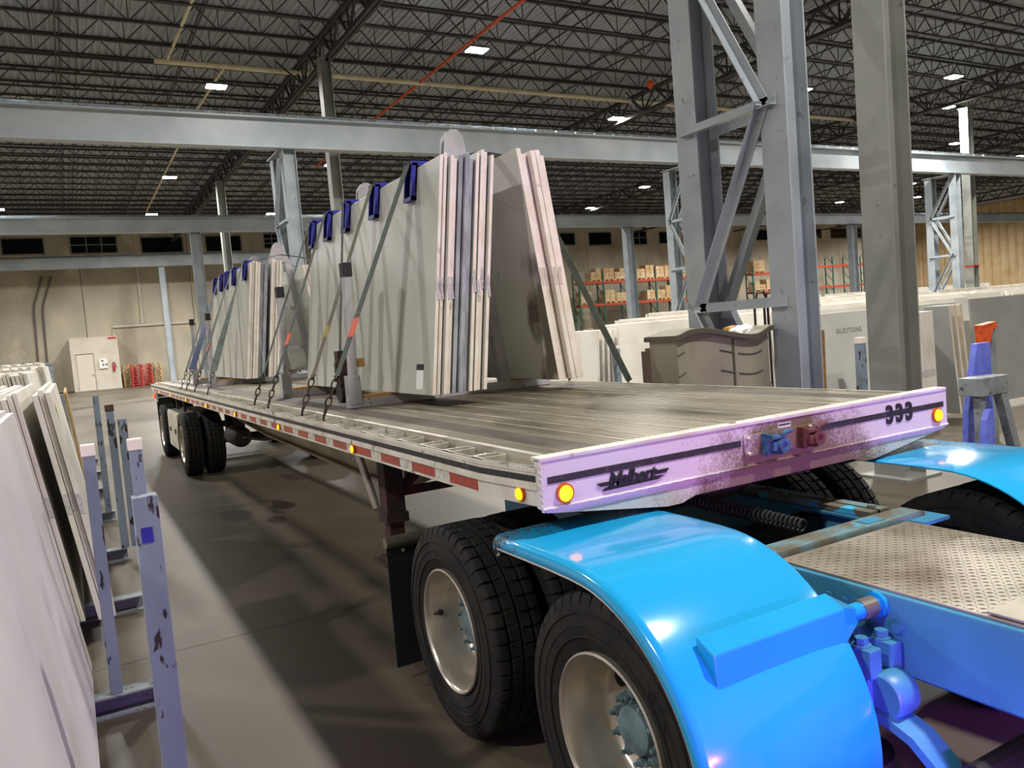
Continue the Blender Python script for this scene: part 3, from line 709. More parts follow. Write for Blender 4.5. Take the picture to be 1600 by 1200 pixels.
P('air_tank', MB().lathe([(1.0, .02), (1.0, .08), (1.03, .11), (1.65, .11), (1.68, .08), (1.68, .02)], 20, (0, 5.2, 1.06), 'x', True), 'under_black', smooth=True)
P('air_tank', MB().lathe([(9.35, .02), (9.36, .1), (9.42, .15), (10.0, .15), (10.06, .1), (10.07, .02)], 20, (.55, 0, .72), 'y', True), 'under_black', smooth=True)
P('brake_hose', MB().tube([(.55, 9.4, .72), (.75, 8.9, .70), (1.1, 8.4, .74), (1.6, 8.3, .95)], .025, 8), 'hose', smooth=True)
# axles and wheels
for y in (11.43, 14.55):
    P('axle', MB().cyl((0, y, .515), .065, .12, TW-.12, 14), 'under_black')
    for x in (.8, 1.79): P('spring_hanger', MB().box(x-.08, x+.08, y-.55, y-.40, .62, 1.02).box(x-.06, x+.06, y-.5, y+.5, .56, .66).box(x-.06, x+.06, y+.38, y+.52, .62, 1.02), 'under_black')
    for sgn, xs in ((-1, (.095, .425)), (1, (TW-.095, TW-.425))):
        for i, x in enumerate(xs): wheel_set(tr, x, y, .515, sgn if i == 0 else -sgn, PRO, i == 0)
# aluminium tool box between the axles, rear frame, red lamp
tb = P('tool_box', MB().box(.02, .55, 12.18, 13.78, .30, .98), 'aluminium_bright', bevel=.01)
for ya, yb in ((12.22, 12.96), (13.0, 13.74)):
    d = build('box_door', MB().box(.004, .02, ya, yb, .33, .95), 'aluminium_bright', tb)
    build('latch', MB().box(-.012, .004, (ya+yb)/2-.04, (ya+yb)/2+.04, .60, .68), 'rust', d)
for y in (12.4, 13.4): P('box_bracket', MB().box(.15, .2, y, y+.1, .98, 1.37), 'under_black')
P('rear_skirt', MB().box(.02, TW-.02, TL-.03, TL, 1.13, TZ).box(.0, .03, TL-.28, TL, 1.05, 1.33), 'trailer_white')
rl = P('tail_lamp', MB().cyl((.03, TL-.12, 1.17), .05, -.05, .0, 16), 'amber_body')
build('lens', MB().lathe([(-.05, .05), (-.07, .035), (-.072, .001)], 16, (.03, TL-.12, 1.17)), 'red_lens', rl, True)
for x in (.28, TW-.28): P('trailer_mud_flap', MB().box(x-.28, x+.28, TL-.25, TL-.24, .25, 1.13), 'mud_flap')

# ================================================================== road tractor
tk = thing('road_tractor', (TW/2, -.4, 0), 'sky blue road tractor chassis with rounded fenders coupled under the trailer', 'truck')
Q = lambda n, mb, mat, par=tk, **k: build(n, mb, mat, par, **k)
YA, YF = .92, -.40     # rear and front drive axle
for y in (YA, YF):
    Q('axle', MB().cyl((0, y, .515), .08, .1, TW-.1, 14).lathe([(1.0, .05), (1.06, .18), (1.3, .24), (1.52, .18), (1.58, .05)], 18, (0, y, .515), 'x', True), 'under_black')
    for sgn, xs in ((-1, (.085, .415)), (1, (TW-.085, TW-.415))):
        for i, x in enumerate(xs):
            wq = wheel_set(tk, x, y, .515, sgn if i == 0 else -sgn, PRO, i == 0)
            if i == 0 and sgn < 0:
                for body, a0 in ((('ATD', 150),) if y == YF else (('ATD', -40),)):
                    o = build('sidewall_lettering', sidewall_text(body, a0), 'rubber', None, origin=(0, 0, 0)); o.parent = wq; o.location = (0, 0, 0); o['kind'] = 'stuff'
            if i == 0 and sgn < 0:
                v_ = build('valve_stem', MB().tube([(-.06, -.0, 0), (-.10, .02, -.005)], .009, 6).box(-.07, -.045, -.012, .012, -.012, .012), 'under_black', None, origin=(0, 0, 0)); v_.parent = wq; v_.location = (-.0, .27, .0) if y == YA else (0, -.26, .05)
RXL, RXR, RT, RB = .862, 1.728, .945, .662
def rail(xo, s):
    t = .012
    a = xo; pr_ = [(a, RB+.012), (a, RT-.02), (a+s*.006, RT-.006), (a+s*.02, RT), (a+s*.085, RT), (a+s*.085, RT-t), (a+s*t, RT-t), (a+s*t, RB+t), (a+s*.085, RB+t), (a+s*.085, RB), (a+s*.012, RB)]
    return MB().prism(pr_ if s > 0 else pr_[::-1], 'y', -3.4, 1.95)
Q('frame_rail', rail(RXL, 1), 'chassis_blue', smooth=True); Q('frame_rail', rail(RXR, -1), 'chassis_blue', smooth=True)
bo = None
for y, z in ((-.62, .875), (-.69, .872), (-.90, .835), (-.56, .80), (-.73, .74)):
    if bo is None: bo = Q('frame_bolt', MB().cyl((RXL, y, z), .021, -.014, .001, 6).cyl((RXL, y, z), .026, -.005, .001, 14), 'chassis_blue'); yb0, zb0 = y, z
    else: again(bo, WL[bo.name]+Vector((0, y-yb0, z-zb0)), tk)
# tread plate deck between the rails
PY1 = -.36
dp = Q('deck_plate', MB().box(RXL+.02, RXR-.02, -3.4, PY1, RT+.001, RT+.008), 'tread_plate')
m = MB(); sp = .030; i = 0; y = -2.3
while y < PY1-.02:
    x = RXL+.04; j = 0
    while x < RXR-.035:
        a = .010 if (i+j) % 2 else -.010; b = .010
        dx, dy = (a, b); nx_, ny_ = (-.0032 if a > 0 else .0032)*1.0, .0032
        z = RT+.008
        m.add([(x-dx, y-dy, z), (x+nx_, y-ny_, z), (x+dx, y+dy, z), (x-nx_, y+ny_, z), (x, y, z+.0032)], [(0, 1, 4), (1, 2, 4), (2, 3, 4), (3, 0, 4)])
        x += sp; j += 1
    y += sp*.72; i += 1
tp = build('tread_lugs', m, 'tread_plate', dp); tp['kind'] = 'stuff'
Q('second_deck_plate', MB().box(RXL+.03, RXR-.03, -3.4, -1.19, RT+.013, RT+.020), 'tread_plate')
# grimy angle across the rear of the plate, mounting angles for the fifth wheel
Q('crossmember', MB().box(.78, 1.86, -.34, -.22, RT+.012, RT+.024).box(.78, 1.86, -.345, -.335, RT-.02, RT+.024), 'chassis_grime')
Q('crossmember_slot', MB().box(1.50, 1.62, -.31, -.25, RT+.024, RT+.028), 'chassis_blue')
Q('mounting_angle', MB().box(1.66, 1.80, -.20, 1.6, RT+.002, RT+.03).box(1.72, 1.735, -.20, 1.6, RT-.16, RT+.03), 'chassis_grime')
Q('mounting_angle', MB().box(.79, .93, -.20, 1.6, RT+.002, RT+.03), 'under_black')
Q('rail_bracket', MB().box(1.74, 1.93, -.42, -.28, RT-.012, RT+.004), 'chassis_blue')
for x, y in ((1.74, -.15), (1.74, .1), (1.70, .35)): Q('frame_bolt', MB().cyl((x, y, 0), .02, RT+.03, RT+.045, 6, 'z'), 'chassis_grime')
for y in (.12, 1.6): Q('inner_crossmember', MB().box(.88, 1.71, y, y+.12, .70, .90), 'under_black')
Q('fifth_wheel', MB().lathe([(1.02, .46), (1.05, .47), (1.13, .47), (1.1505, .44), (1.1505, .001)], 32, (TW/2, .85, 0), 'z').box(1.0, 1.6, .6, 1.2, .96, 1.05), 'under_black')
hel = [(1.02+.24*k/300+.030*math.cos(k*.62), .40-.56*k/300, 1.08-.10*k/300+.030*math.sin(k*.62)) for k in range(301)]
Q('coiled_air_hose', MB().tube(hel, .006, 6), 'hose', smooth=True)
# fenders
def fender(s):
    path = [(.20, 1.118), (.215, 1.135), (.20, 1.150), (.0, 1.152), (-.2, 1.154), (-.34, 1.152)]
    R_, cy_, cz_ = .655, -.36, .495
    for k in range(1, 25):
        t = math.radians(90+k*4.6); path.append((cy_+R_*math.cos(t), cz_+R_*math.sin(t)))
    cs = [(-.105, -.062), (-.118, -.050), (-.122, -.034), (-.117, -.016), (-.104, -.004), (-.085, 0), (0.2, .004), (.45, .004), (.575, 0), (.60, -.006), (.60, -.012), (.45, -.004), (.2, -.004), (-.08, -.008), (-.098, -.012), (-.109, -.022), (-.113, -.036), (-.108, -.048), (-.100, -.055)]
    rings = []
    for i, (y, z) in enumerate(path):
        a, b = path[max(i-1, 0)], path[min(i+1, len(path)-1)]
        d = Vector((b[0]-a[0], b[1]-a[1])).normalized(); nrm = Vector((d.y, -d.x))
        if nrm.y < 0 and i < 8: nrm = Vector((0, 1))
        if i < 3: nrm = Vector((0, 1))
        if i > 5: t = Vector((y-cy_, z-cz_)).normalized(); nrm = t
        rings.append([((x if s < 0 else TW-x), y+nrm.x*h, z+nrm.y*h) for x, h in cs])
    f = Q('fender', MB().loft(rings), 'fender_dusty', smooth=True)
    build('edge_trim', MB().tube([Vector(r[0])*.5+Vector(r[-1])*.5+Vector((-.002*(1 if s < 0 else -1), 0, 0)) for r in rings], .0075, 8), 'trim_white', f, True)
    return f, path
FE, fpath = fender(-1); fender(1)
# bracket arm that carries the fender
xa, xb = -.0, .55
pr_ = [(-.800, 1.010), (-.875, .975), (-.885, .865), (-.880, .860), (-.80, .90)]
ar = Q('fender_bracket', MB().prism([(y-.02, z-.01) for y, z in pr_], 'x', .02, .60), 'truck_blue', bevel=.006)
build('bracket_end', MB().loft([[(.598, -.825, .995), (.598, -.89, .965), (.598, -.90, .855), (.598, -.83, .88)], [(.72, -.80, .925), (.72, -.845, .921), (.72, -.848, .872), (.72, -.80, .876)]]), 'truck_blue', ar)
build('tube_sleeve', MB().cyl((0, -.822, .898), .036, .76, .83, 20), 'steel_sleeve', ar, True)
build('mounting_tube', MB().cyl((0, -.822, .898), .031, .68, RXL, 20).cyl((0, -.822, .898), .045, .845, RXL, 20), 'truck_blue', ar, True)
# suspension hanger: clamp ears, bolts, bushing and the curved leaf spring
hx = .74
hg = Q('spring_hanger', MB().prism([(-.52, .80), (-.76, .815), (-.83, .79), (-.83, .70), (-.79, .68), (-.76, .56), (-.83, .47), (-.80, .44), (-.66, .47), (-.56, .60)], 'x', hx+.02, RXL-.002), 'chassis_blue', bevel=.006)
for x in (hx-.03, hx+.075):
    e = build('clamp_ear', MB().box(x-.03, x+.03, -.92, -.80, .70, .80).box(x-.022, x+.022, -.90, -.83, .60, .70), 'chassis_blue', hg, bevel=.006)
    build('clamp_bolt', MB().cyl((x, -.865, 0), .023, .80, .83, 6, 'z').cyl((x, -.865, 0), .032, .795, .806, 16, 'z').cyl((x, -.865, 0), .015, .50, .81, 10, 'z'), 'chassis_blue', e)
for y, z in ((-.66, .755), (-.70, .64), (-.60, .69)): build('hanger_bolt', MB().cyl((hx+.02, y, z), .024, -.022, .002, 6).cyl((hx+.02, y, z), .03, -.008, .002, 14), 'chassis_blue', hg)
build('bushing', MB().lathe([(hx-.03, .03), (hx-.03, .07), (hx-.02, .078), (hx+.07, .078), (hx+.08, .07), (hx+.08, .03)], 28, (0, -.93, .64), 'x', True), 'chassis_blue', hg, True)
build('pivot_pin', MB().cyl((hx-.0, -.80, .47), .03, -.04, .06, 16).box(hx-.05, hx-.01, -.90, -.80, .45, .48), 'chassis_blue', hg)
sp_ = [(-.86, .575), (-.96, .575), (-1.05, .545), (-1.13, .48), (-1.18, .38), (-1.2, .26), (-1.2, .12)]
rings = []
for i, (y, z) in enumerate(sp_):
    a, b = sp_[max(i-1, 0)], sp_[min(i+1, len(sp_)-1)]; d = Vector((b[0]-a[0], b[1]-a[1])).normalized(); nn = Vector((d.y, -d.x))
    rings.append([(hx-.055, y+nn.x*.016, z+nn.y*.016), (hx+.055, y+nn.x*.016, z+nn.y*.016), (hx+.055, y-nn.x*.016, z-nn.y*.016), (hx-.055, y-nn.x*.016, z-nn.y*.016)])
Q('leaf_spring', MB().loft(rings), 'chassis_blue', smooth=True)
Q('air_bag', MB().lathe([(.22, .10), (.26, .15), (.33, .165), (.40, .15), (.42, .10)], 24, (.72, -.78, 0), 'z', True), 'under_black', smooth=True)
Q('cross_tube', MB().tube([(.7, -1.25, .50), (1.85, -1.25, .50)], .05, 12), 'under_black')
# mud flap behind the rear drive wheels
for s in (-1, 1):
    a, b = (-.09, .50) if s < 0 else (TW-.50, TW+.09)
    mf = Q('mud_flap', MB().box(a, b, 1.615, 1.627, .10, .80), 'mud_flap')
    build('flap_hanger', MB().tube([(a-.005, 1.62, .825), (b+.1 if s < 0 else b, 1.62, .825)], .034, 14), 'rim_dull', mf, True)
    for x in ((a+b)/2-.2, (a+b)/2): build('flap_bolt', MB().cyl((x, 0, .77), .01, 1.605, 1.615, 8, 'y'), 'aluminium_bright', mf)
Q('flap_arm', MB().bar((.5, 1.62, .825), (2.09, 1.62, .825), .05, .05), 'under_black')
# violet LED strip below the cab, ahead of the fender, and its light
Q('led_strip', MB().box(-.10, .50, -2.30, -2.28, .79, .805), 'violet_led'); Q('led_strip', MB().box(2.09, 2.69, -2.30, -2.28, .79, .805), 'violet_led')
for s in (-1, 1):      # bars that carry the strips from the frame rails
    f = lambda a, b: (a, b) if s < 0 else (TW-b, TW-a)
    a, b = f(-.10, .87); a2, b2 = f(.80, .87)
    Q('led_bar', MB().box(a, b, -2.32, -2.299, .78, .815), 'chassis_blue')
    Q('low_led_bar', MB().box(a, b, -2.04, -2.019, .33, .365).box(a2, b2, -2.04, -2.019, .33, .70), 'chassis_blue')
for x in (.20, 2.39): Q('low_led_strip', MB().box(x-.3, x+.3, -2.02, -2.0, .34, .355), 'violet_led')
for x, y, z, en, co, sp in ((.20, -2.26, .80, 6.5, (.72, .14, 1.0), 110), (2.39, -2.26, .80, 6.5, (.72, .14, 1.0), 110), (.20, -1.98, .35, 6, (.25, .06, 1.0), 90), (2.39, -1.98, .35, 6, (.25, .06, 1.0), 90)):
    ld = bpy.data.lights.new('led_light', 'AREA'); ld.shape = 'RECTANGLE'; ld.size = .6; ld.size_y = .05; ld.energy = en; ld.color = co
    lo = bpy.data.objects.new('led_light', ld); COL.objects.link(lo); lo.parent = tk; lo.location = Vector((x, y, z))-WL[tk.name]
    lo.rotation_euler = (PI/2, 0, 0); ld.spread = math.radians(sp)
for o in PRO.values(): bpy.data.objects.remove(o)
# ================================================================== stone slabs
def slab(name, xb, y0, y1, z0, h, th, dx, mat, label, group=None, cat='slab', edge=None, along='y'):
    """slab standing on its long edge; its face plane runs along y (or x) and its top is shifted by dx across.
    xb is the near-face bottom, the thickness goes to +across"""
    j = lambda: 0
    P8 = []
    for v in (y0, y1):
        for (u, z) in ((xb, z0), (xb+th, z0), (xb+th+dx, z0+h), (xb+dx, z0+h)):
            P8.append((u, v, z) if along == 'y' else (v, u, z))
    m = MB().add(P8, [(0, 1, 2, 3), (7, 6, 5, 4), (0, 4, 5, 1), (1, 5, 6, 2), (2, 6, 7, 3), (3, 7, 4, 0)])
    o = build(name, m, mat, None, bevel=.0035)
    if edge:
        o.data.materials.append(MATS[edge])
        for p in o.data.polygons:
            n_ = p.normal
            ax = abs(n_.x) if along == 'y' else abs(n_.y)
            if ax < .8: p.material_index = 1
    return tag(o, label, cat, group)
ZS = 1.54
HS = 1.71
kinds = ['slab_edge_cream']*4+['wrap_grey']*3+['slab_edge_cream']*4
x = .705; names = []
near_left = []
lab = []
words = {'slab_edge_cream': 'cream-edged grey stone slab', 'wrap_grey': 'grey plastic-wrapped stone slab'}
for i, kd in enumerate(kinds):
    th = .0265 if kd != 'wrap_grey' else .0325
    y0 = 2.62+(.02*math.sin(i*2.3)); h = HS+.02*math.sin(i*1.7)+(.03 if i > 6 else 0)
    nm = 'stone_slab'
    d = ('under the blue corner protectors, outer face of the near load' if i == 0 else '%s from the strapped outer face of the near load on the trailer' % ORD[i])
    s_ = slab(nm, x, y0, 6.02+.02*math.cos(i*3), ZS, h, th, .222*h/HS, 'wrap_grey' if kd == 'wrap_grey' else 'slab_face', words[kd]+', '+d, 'slabs of the near load', edge=kd)
    near_left.append(s_); x += th+.012
NLX = x
# stickers on the end edges and the face label
def sticker(par, x0, x1, y, z0, z1, mat='barcode_z'): return build('edge_label', MB().box(x0, x1, y-.0025, y, z0, z1), mat, par)
x = .705
for i, kd in enumerate(kinds):
    th = .0265 if kd != 'wrap_grey' else .0325
    if kd != 'wrap_grey':
        zl = 2.30 if i < 4 else (2.34, 2.27, 2.36, 2.30)[i-7]; lean = .222*(zl-ZS)/HS
        sticker(near_left[i], x+lean+.003, x+lean+th-.001, 2.62+(.02*math.sin(i*2.3))-.001, zl-.08, zl+.08)
    x += th+.012
lb = build('paper_label', MB().add([(.7045+.222*(z-ZS)/HS-.0025, y, z) for y, z in ((2.80, 1.58), (2.93, 1.58), (2.93, 1.72), (2.80, 1.72))]+[(.706+.222*(z-ZS)/HS, y, z) for y, z in ((2.80, 1.58), (2.93, 1.58), (2.93, 1.72), (2.80, 1.72))], [(0, 1, 2, 3), (4, 5, 6, 7), (0, 1, 5, 4), (1, 2, 6, 5), (2, 3, 7, 6), (3, 0, 4, 7)]), 'paper', near_left[0])
build('label_header', MB().add([(.7045+.222*(z-ZS)/HS-.004, y, z) for y, z in ((2.80, 1.722), (2.93, 1.722), (2.93, 1.765), (2.80, 1.765))]+[(.706+.222*(z-ZS)/HS, y, z) for y, z in ((2.80, 1.722), (2.93, 1.722), (2.93, 1.765), (2.80, 1.765))], [(0, 1, 2, 3), (4, 5, 6, 7), (0, 1, 5, 4), (1, 2, 6, 5), (2, 3, 7, 6), (3, 0, 4, 7)]), 'ink', lb)
# right-hand side of the near load leans the other way
x = 1.845; ZR2 = 1.535
for i in range(5):
    h = 1.79+.02*math.cos(i*2.4)
    s_ = slab('stone_slab', x, 2.72+.03*math.sin(i*2.), 6.1, ZR2, h, .040, -.225*h/1.79, 'slab_vein' if i == 0 else 'slab_edge_cream',
              ('brown-veined marble slab at the open side of the leaning pack' if i == 0 else 'cream slab with chipped edge, %s behind the brown-veined slab' % ORD[i]), 'slabs leaning outward on the near load', edge='slab_edge_cream')
    if i < 4:
        zl = 2.36; lean = -.225*(zl-ZR2)/1.79
        build('edge_label', MB().box(x+lean+.004, x+lean+.037, 2.72+.03*math.sin(i*2.)-.003, 2.72+.03*math.sin(i*2.), zl-.07, zl+.07), 'strap_yellow' if False else 'slab_warm', s_)
    x += .0545
# far load
x = .775
for i, (kd, gap) in enumerate([('slab_edge_cream', 0)]*4+[('wrap_grey', 0)]*2+[('slab_edge_cream', .05)]+[('slab_edge_cream', 0)]*3):
    th = .036 if kd != 'wrap_grey' else .05; x += gap
    h = HS+.03+.02*math.sin(i*1.3)+(.02 if i > 5 else 0)
    slab('stone_slab', x, 9.75+.02*math.sin(i*2.), 13.1, ZS, h, th, .22*h/(HS+.03), 'slab_face' if kd != 'wrap_grey' else kd,
         words[kd]+', '+('outer face of the far load, navy protectors on top' if i == 0 else '%s from the outer face of the far load' % ORD[i]), 'slabs of the far load', edge=kd)
    x += th+.004
FLX = x
for i in range(4):
    slab('stone_slab', 2.06+i*.05, 10.0, 13.1, ZS, 1.70, .046, -.22, 'slab_face', 'grey slab leaning the other way on the far load, %s from its frame' % ORD[i], 'slabs leaning the other way on the far load', edge='slab_edge_cream')

# ------------------------------------------------------------------ A-frames on the deck
def aframe(y, where, li, lt, ri, rt):
    """li, ri: inner faces of the two packs at the deck bearers; lt, rt: the same faces up at the apex. The legs stand against them"""
    l0, l1, r0, r1 = li+.0395, lt+.0395, ri-.0445, rt-.0445; c = (l1+r1)/2
    t = thing('transport_a_frame', (1.3, y, TZ), 'grey steel A-frame on the trailer deck, '+where, 'rack')
    b = lambda n, mb, mat='frame_alu', par=t, **k: build(n, mb, mat, par, **k)
    b('skid_beam', MB().box(.37, 2.25, y-.05, y+.05, TZ, TZ+.07), bevel=.005)
    p = b('side_post', MB().sweep((.425, y-.0, TZ+.06), (.455, y, 2.50), [(-.03, -.04), (.03, -.04), (.03, .04), (-.03, .04)], (0, 1, 0)).box(.375, .475, y-.056, y+.056, TZ+.03, TZ+.26), bevel=.004)
    build('post_cap', MB().box(.418, .494, y-.048, y+.048, 2.49, 2.60), 'black_cap', p, bevel=.004)
    z0, z1 = 1.54, 3.40; g = (TZ+.06-z0)/(z1-z0)
    b('leaning_leg', MB().sweep((r0+(r1-r0)*g, y, TZ+.06), (r1, y, z1), [(-.045, -.045), (.045, -.045), (.045, .045), (-.045, .045)], (0, 1, 0)))
    b('leaning_leg', MB().sweep((l0+(l1-l0)*g, y, TZ+.06), (l1, y, z1), [(-.04, -.045), (.04, -.045), (.04, .045), (-.04, .045)], (0, 1, 0)))
    ap = [(l1-.045, 3.36), (r1+.045, 3.36), (c+.08, 3.62), (c+.03, 3.68), (c-.03, 3.68), (c-.08, 3.62)]
    for s_ in (-1, 1): b('apex_plate', MB().prism(ap, 'y', y+s_*.0425-.0125, y+s_*.0425+.0125))
    for z in (1.95, 2.6):
        f = (z-z0)/(z1-z0); b('cross_strut', MB().bar((l0+(l1-l0)*f, y, z), (r0+(r1-r0)*f, y, z), .05, .06))
    return t
NI, FI = NLX-.012, FLX-.004
near_legs = (NI, NI+.222*1.86/HS, 1.845, 1.845-.225*1.865/1.79); far_legs = (FI, FI+.22*1.86/(HS+.03), 2.06, 2.06-.22*1.86/1.70)
for y, wh in ((3.56, 'under the near end of the near load'), (5.82, 'under the back end of the near load'), (10.7, 'under the near end of the far load'), (12.55, 'under the back end of the far load')):
    LG = near_legs if y < 8 else far_legs
    aframe(y, wh, *LG)
    w_ = build('timber_bearer', MB().box(.50, LG[0]-.012, y-.045, y+.045, TZ+.0695, ZS+.0005), 'pine', None, bevel=.003)
    tag(w_, 'pine bearer below the strapped grey slabs, '+wh, 'timber')
    w_ = build('timber_bearer', MB().box(LG[2]+.005, 2.20 if y < 8 else 2.25, y-.045, y+.045, TZ+.0695, (ZR2 if y < 8 else ZS)+.0005), 'pine', None, bevel=.003)
    tag(w_, 'pine bearer below the opposite leaning slabs, '+wh, 'timber')
BX, BY = .555, 4.25
rw = thing('ratchet_bundle', (BX, BY, TZ), 'rusty ratchet and black strap bundle hanging behind the near side post', 'ratchet')
build('ratchet_frame', MB().box(BX-.04, BX+.04, BY-.05, BY+.05, 1.60, 1.90).box(BX-.055, BX+.055, BY-.03, BY+.03, 1.70, 1.80), 'rust', rw, bevel=.006)
build('coiled_strap', MB().lathe([(-.04, .03), (-.04, .085), (.04, .085), (.04, .03)], 18, (BX, BY, TZ+.084), 'x', True), 'black_cap', rw, True)
tag(build('timber_block', MB().box(.461, .53, 3.53, 3.59, 1.765, 1.835), 'pine', None), 'small pine block fixed to the near side post', 'timber')

# ------------------------------------------------------------------ corner protectors and straps
def protector(y, xt, zt, label, group, mat='blue_plastic', big=1.0):
    lean = .13; t = thing('corner_protector', (xt, y, zt), label, 'protector', group)
    L = .25*big; w_ = .16*big
    pf = lambda d, z: xt-d-lean*(zt-z)      # points at a depth d in front of the leaning face
    m = MB()
    def face(ya, yb, za, zb, d0, d1):
        P8 = [(pf(d, z), yy, z) for d in (d0, d1) for yy in (ya, yb) for z in (za, zb)]
        m.add(P8, [(0, 1, 3, 2), (4, 6, 7, 5), (0, 4, 5, 1), (2, 3, 7, 6), (0, 2, 6, 4), (1, 5, 7, 3)])
    face(y-w_/2, y+w_/2, zt-L+.06, zt+.012, .001, .012); face(y-w_/2, y-w_/2+.02, zt-L, zt+.03, .001, .045); face(y+w_/2-.02, y+w_/2, zt-L, zt+.03, .001, .045)
    face(y-w_/2, y+w_/2, zt-L, zt-L+.03, .001, .045)
    build('front_plate', m, mat, t)
    build('top_plate', MB().box(xt-.045, xt+.09, y-w_/2, y+w_/2, zt+.012, zt+.026).box(xt-.045, xt+.09, y-w_/2, y-w_/2+.018, zt+.026, zt+.045).box(xt-.045, xt+.09, y+w_/2-.018, y+w_/2, zt+.026, zt+.045), mat, t)
    return t
def ribbon(m, pts, w, th, side=(0, 1, 0)):
    pts = [Vector(p) for p in pts]; sd = Vector(side); rings = []
    for i, p in enumerate(pts):
        d = (pts[min(i+1, len(pts)-1)]-pts[max(i-1, 0)]).normalized(); s_ = (sd-d*sd.dot(d)).normalized(); n_ = d.cross(s_)
        rings.append([p+s_*(w/2)+n_*(th/2), p-s_*(w/2)+n_*(th/2), p-s_*(w/2)-n_*(th/2), p+s_*(w/2)-n_*(th/2)])
    return m.loft(rings)
def chain_links(m, p, q, n=4):
    p, q = Vector(p), Vector(q); d = (q-p); L = d.length/n; d.normalize()
    a = d.cross(Vector((0, 1, 0))).normalized(); b = d.cross(a)
    for i in range(n):
        c = p+d*(L*(i+.5)); u = a if i % 2 else b; pts = []
        for k in range(13):
            t = 2*PI*k/12; pts.append(c+d*(math.cos(t)*L*.62)+u*(math.sin(t)*.021))
        m.tube(pts, .0065, 6, cap=False)
    return m
def spool_y(y): return .615+.305*round((y-.615)/.305)
def rail_hook(m, x, y):
    """hook that passes under the rail spool at this place; its eye is above the rail"""
    return m.tube([(x, y-.030, 1.425), (x, y-.032, 1.395), (x, y-.020, 1.374), (x, y, 1.3695), (x, y+.020, 1.374), (x, y+.031, 1.397), (x, y+.022, 1.432), (x, y, 1.465)], .008, 6)
def webbing(pts, w, twist=0.):
    """flat webbing along points; twist turns its lower end to lie across the trailer"""
    a, b = Vector(pts[0]), Vector(pts[1]); m = MB(); n = 14; rings = []; d = (b-a).normalized()
    for i in range(n+1):
        f = i/n; t = twist*(1-min(1, f/.75)); sd = Vector((0, 1, 0)); sd = (sd-d*sd.dot(d)).normalized(); q = d.cross(sd)
        s_ = sd*math.cos(t)+q*math.sin(t); nn = d.cross(s_); p = a+(b-a)*f
        rings.append([p+s_*(w/2)+nn*.002, p-s_*(w/2)+nn*.002, p-s_*(w/2)-nn*.002, p+s_*(w/2)-nn*.002])
    return m.loft(rings)
def strap(yt, yb, xt, zt, label, mat, group, w=.075, tab=None, far=None, twist=0., chain=.15):
    yb = spool_y(yb); bot = Vector((.03, yb, 1.46)); top = Vector((xt-.0485, yt, zt+.0285)); d = top-bot; mid = bot+d*chain
    t = thing('tie_down_strap', (.03, yb, 1.37), label, 'strap', group)
    build('webbing', webbing([mid, top], w, twist), mat, t)
    build('webbing', ribbon(MB(), [top, (xt+.085, yt, zt+.0285)]+far[:-1 if len(far) > 3 else None], w, .004), mat, t)
    if len(far) > 3:        # down the other side of the load to the far rail
        yr = spool_y(yb); e = Vector((TW-.03, yr, 1.46)); s0 = Vector(far[-2]); dd = s0-e; m2 = e+dd*.2
        build('webbing', webbing([m2, s0], w), mat, t)
        build('chain', chain_links(MB(), e, m2-dd*.012, 4), 'chain', t)
        build('hook', rail_hook(MB(), TW-.03, yr), 'chain', t)
    build('chain', chain_links(MB(), bot, mid-d*.015, 4), 'chain', t)
    build('hook', rail_hook(MB(), .03, yb), 'chain', t)
    sv = Vector((math.sin(twist)*.9, math.cos(twist), 0))*(w*.52)
    build('strap_ring', MB().tube([mid-d*.022, mid+sv, mid-sv, mid-d*.022], .006, 6), 'chain', t)
    if tab:
        f0, f1, mt = tab; build('sewn_tag', ribbon(MB(), [bot+d*f0, bot+d*f1], w*1.06, .008), mt, t)
    return t
XT, ZT = .705+.222, ZS+HS+.005
pn = [(3.12, 'front panel end of the'), (3.95, 'second along the'), (4.75, 'middle of the'), (5.35, 'fourth along the'), (5.935, 'back end of the')]
for i, (y, nm) in enumerate(pn): protector(y, XT, ZT, 'blue plastic corner protector on the near load, '+nm+' row', 'blue protectors on the near load')
GN = 'straps over the near load'
def over(y): return [(1.50, y, 3.40), (1.66, y, 3.385), (1.895, y, 3.345), None]
strap(3.12, 2.97, XT, ZT, 'wide green-grey strap with orange tag over the near end of the near load', 'strap_green', GN, .11, (.30, .375, 'strap_orange'), far=[(1.50, 3.12, 3.40), (1.66, 3.13, 3.385), (1.87, 3.155, 3.352)])
strap(3.95, 3.63, XT, ZT, 'faded tan strap with yellow tag passing behind the near side post', 'strap_tan', GN, .09, (.31, .36, 'strap_yellow'), far=over(3.95))
strap(5.35, 4.88, XT, ZT, 'green strap with red tag, fourth over the near load', 'strap_green', GN, .09, (.29, .35, 'strap_orange'), far=over(5.35))
strap(5.935, 5.54, XT, ZT, 'dark strap over the back end of the near load', 'strap_green', GN, .07, far=over(5.935))
st_ = thing('tie_down_strap', (BX, BY, 1.88), 'grey strap running straight down to the rusty ratchet by the near post', 'strap', GN)
s5 = Vector((XT-.0485, 4.75, ZT+.0285))
build('webbing', webbing([(BX, BY, 1.885), s5], .05), 'strap_green', st_)
build('webbing', ribbon(MB(), [s5, (XT+.085, 4.75, ZT+.0285)]+over(4.75)[:-1], .05, .004), 'strap_green', st_)
y5 = spool_y(4.35); e5 = Vector((TW-.03, y5, 1.46)); m5 = e5+(Vector((1.895, 4.75, 3.345))-e5)*.2
build('webbing', webbing([m5, (1.895, 4.75, 3.345)], .05), 'strap_green', st_)
build('chain', chain_links(MB(), e5, m5, 4), 'chain', st_); build('hook', rail_hook(MB(), TW-.03, y5), 'chain', st_)
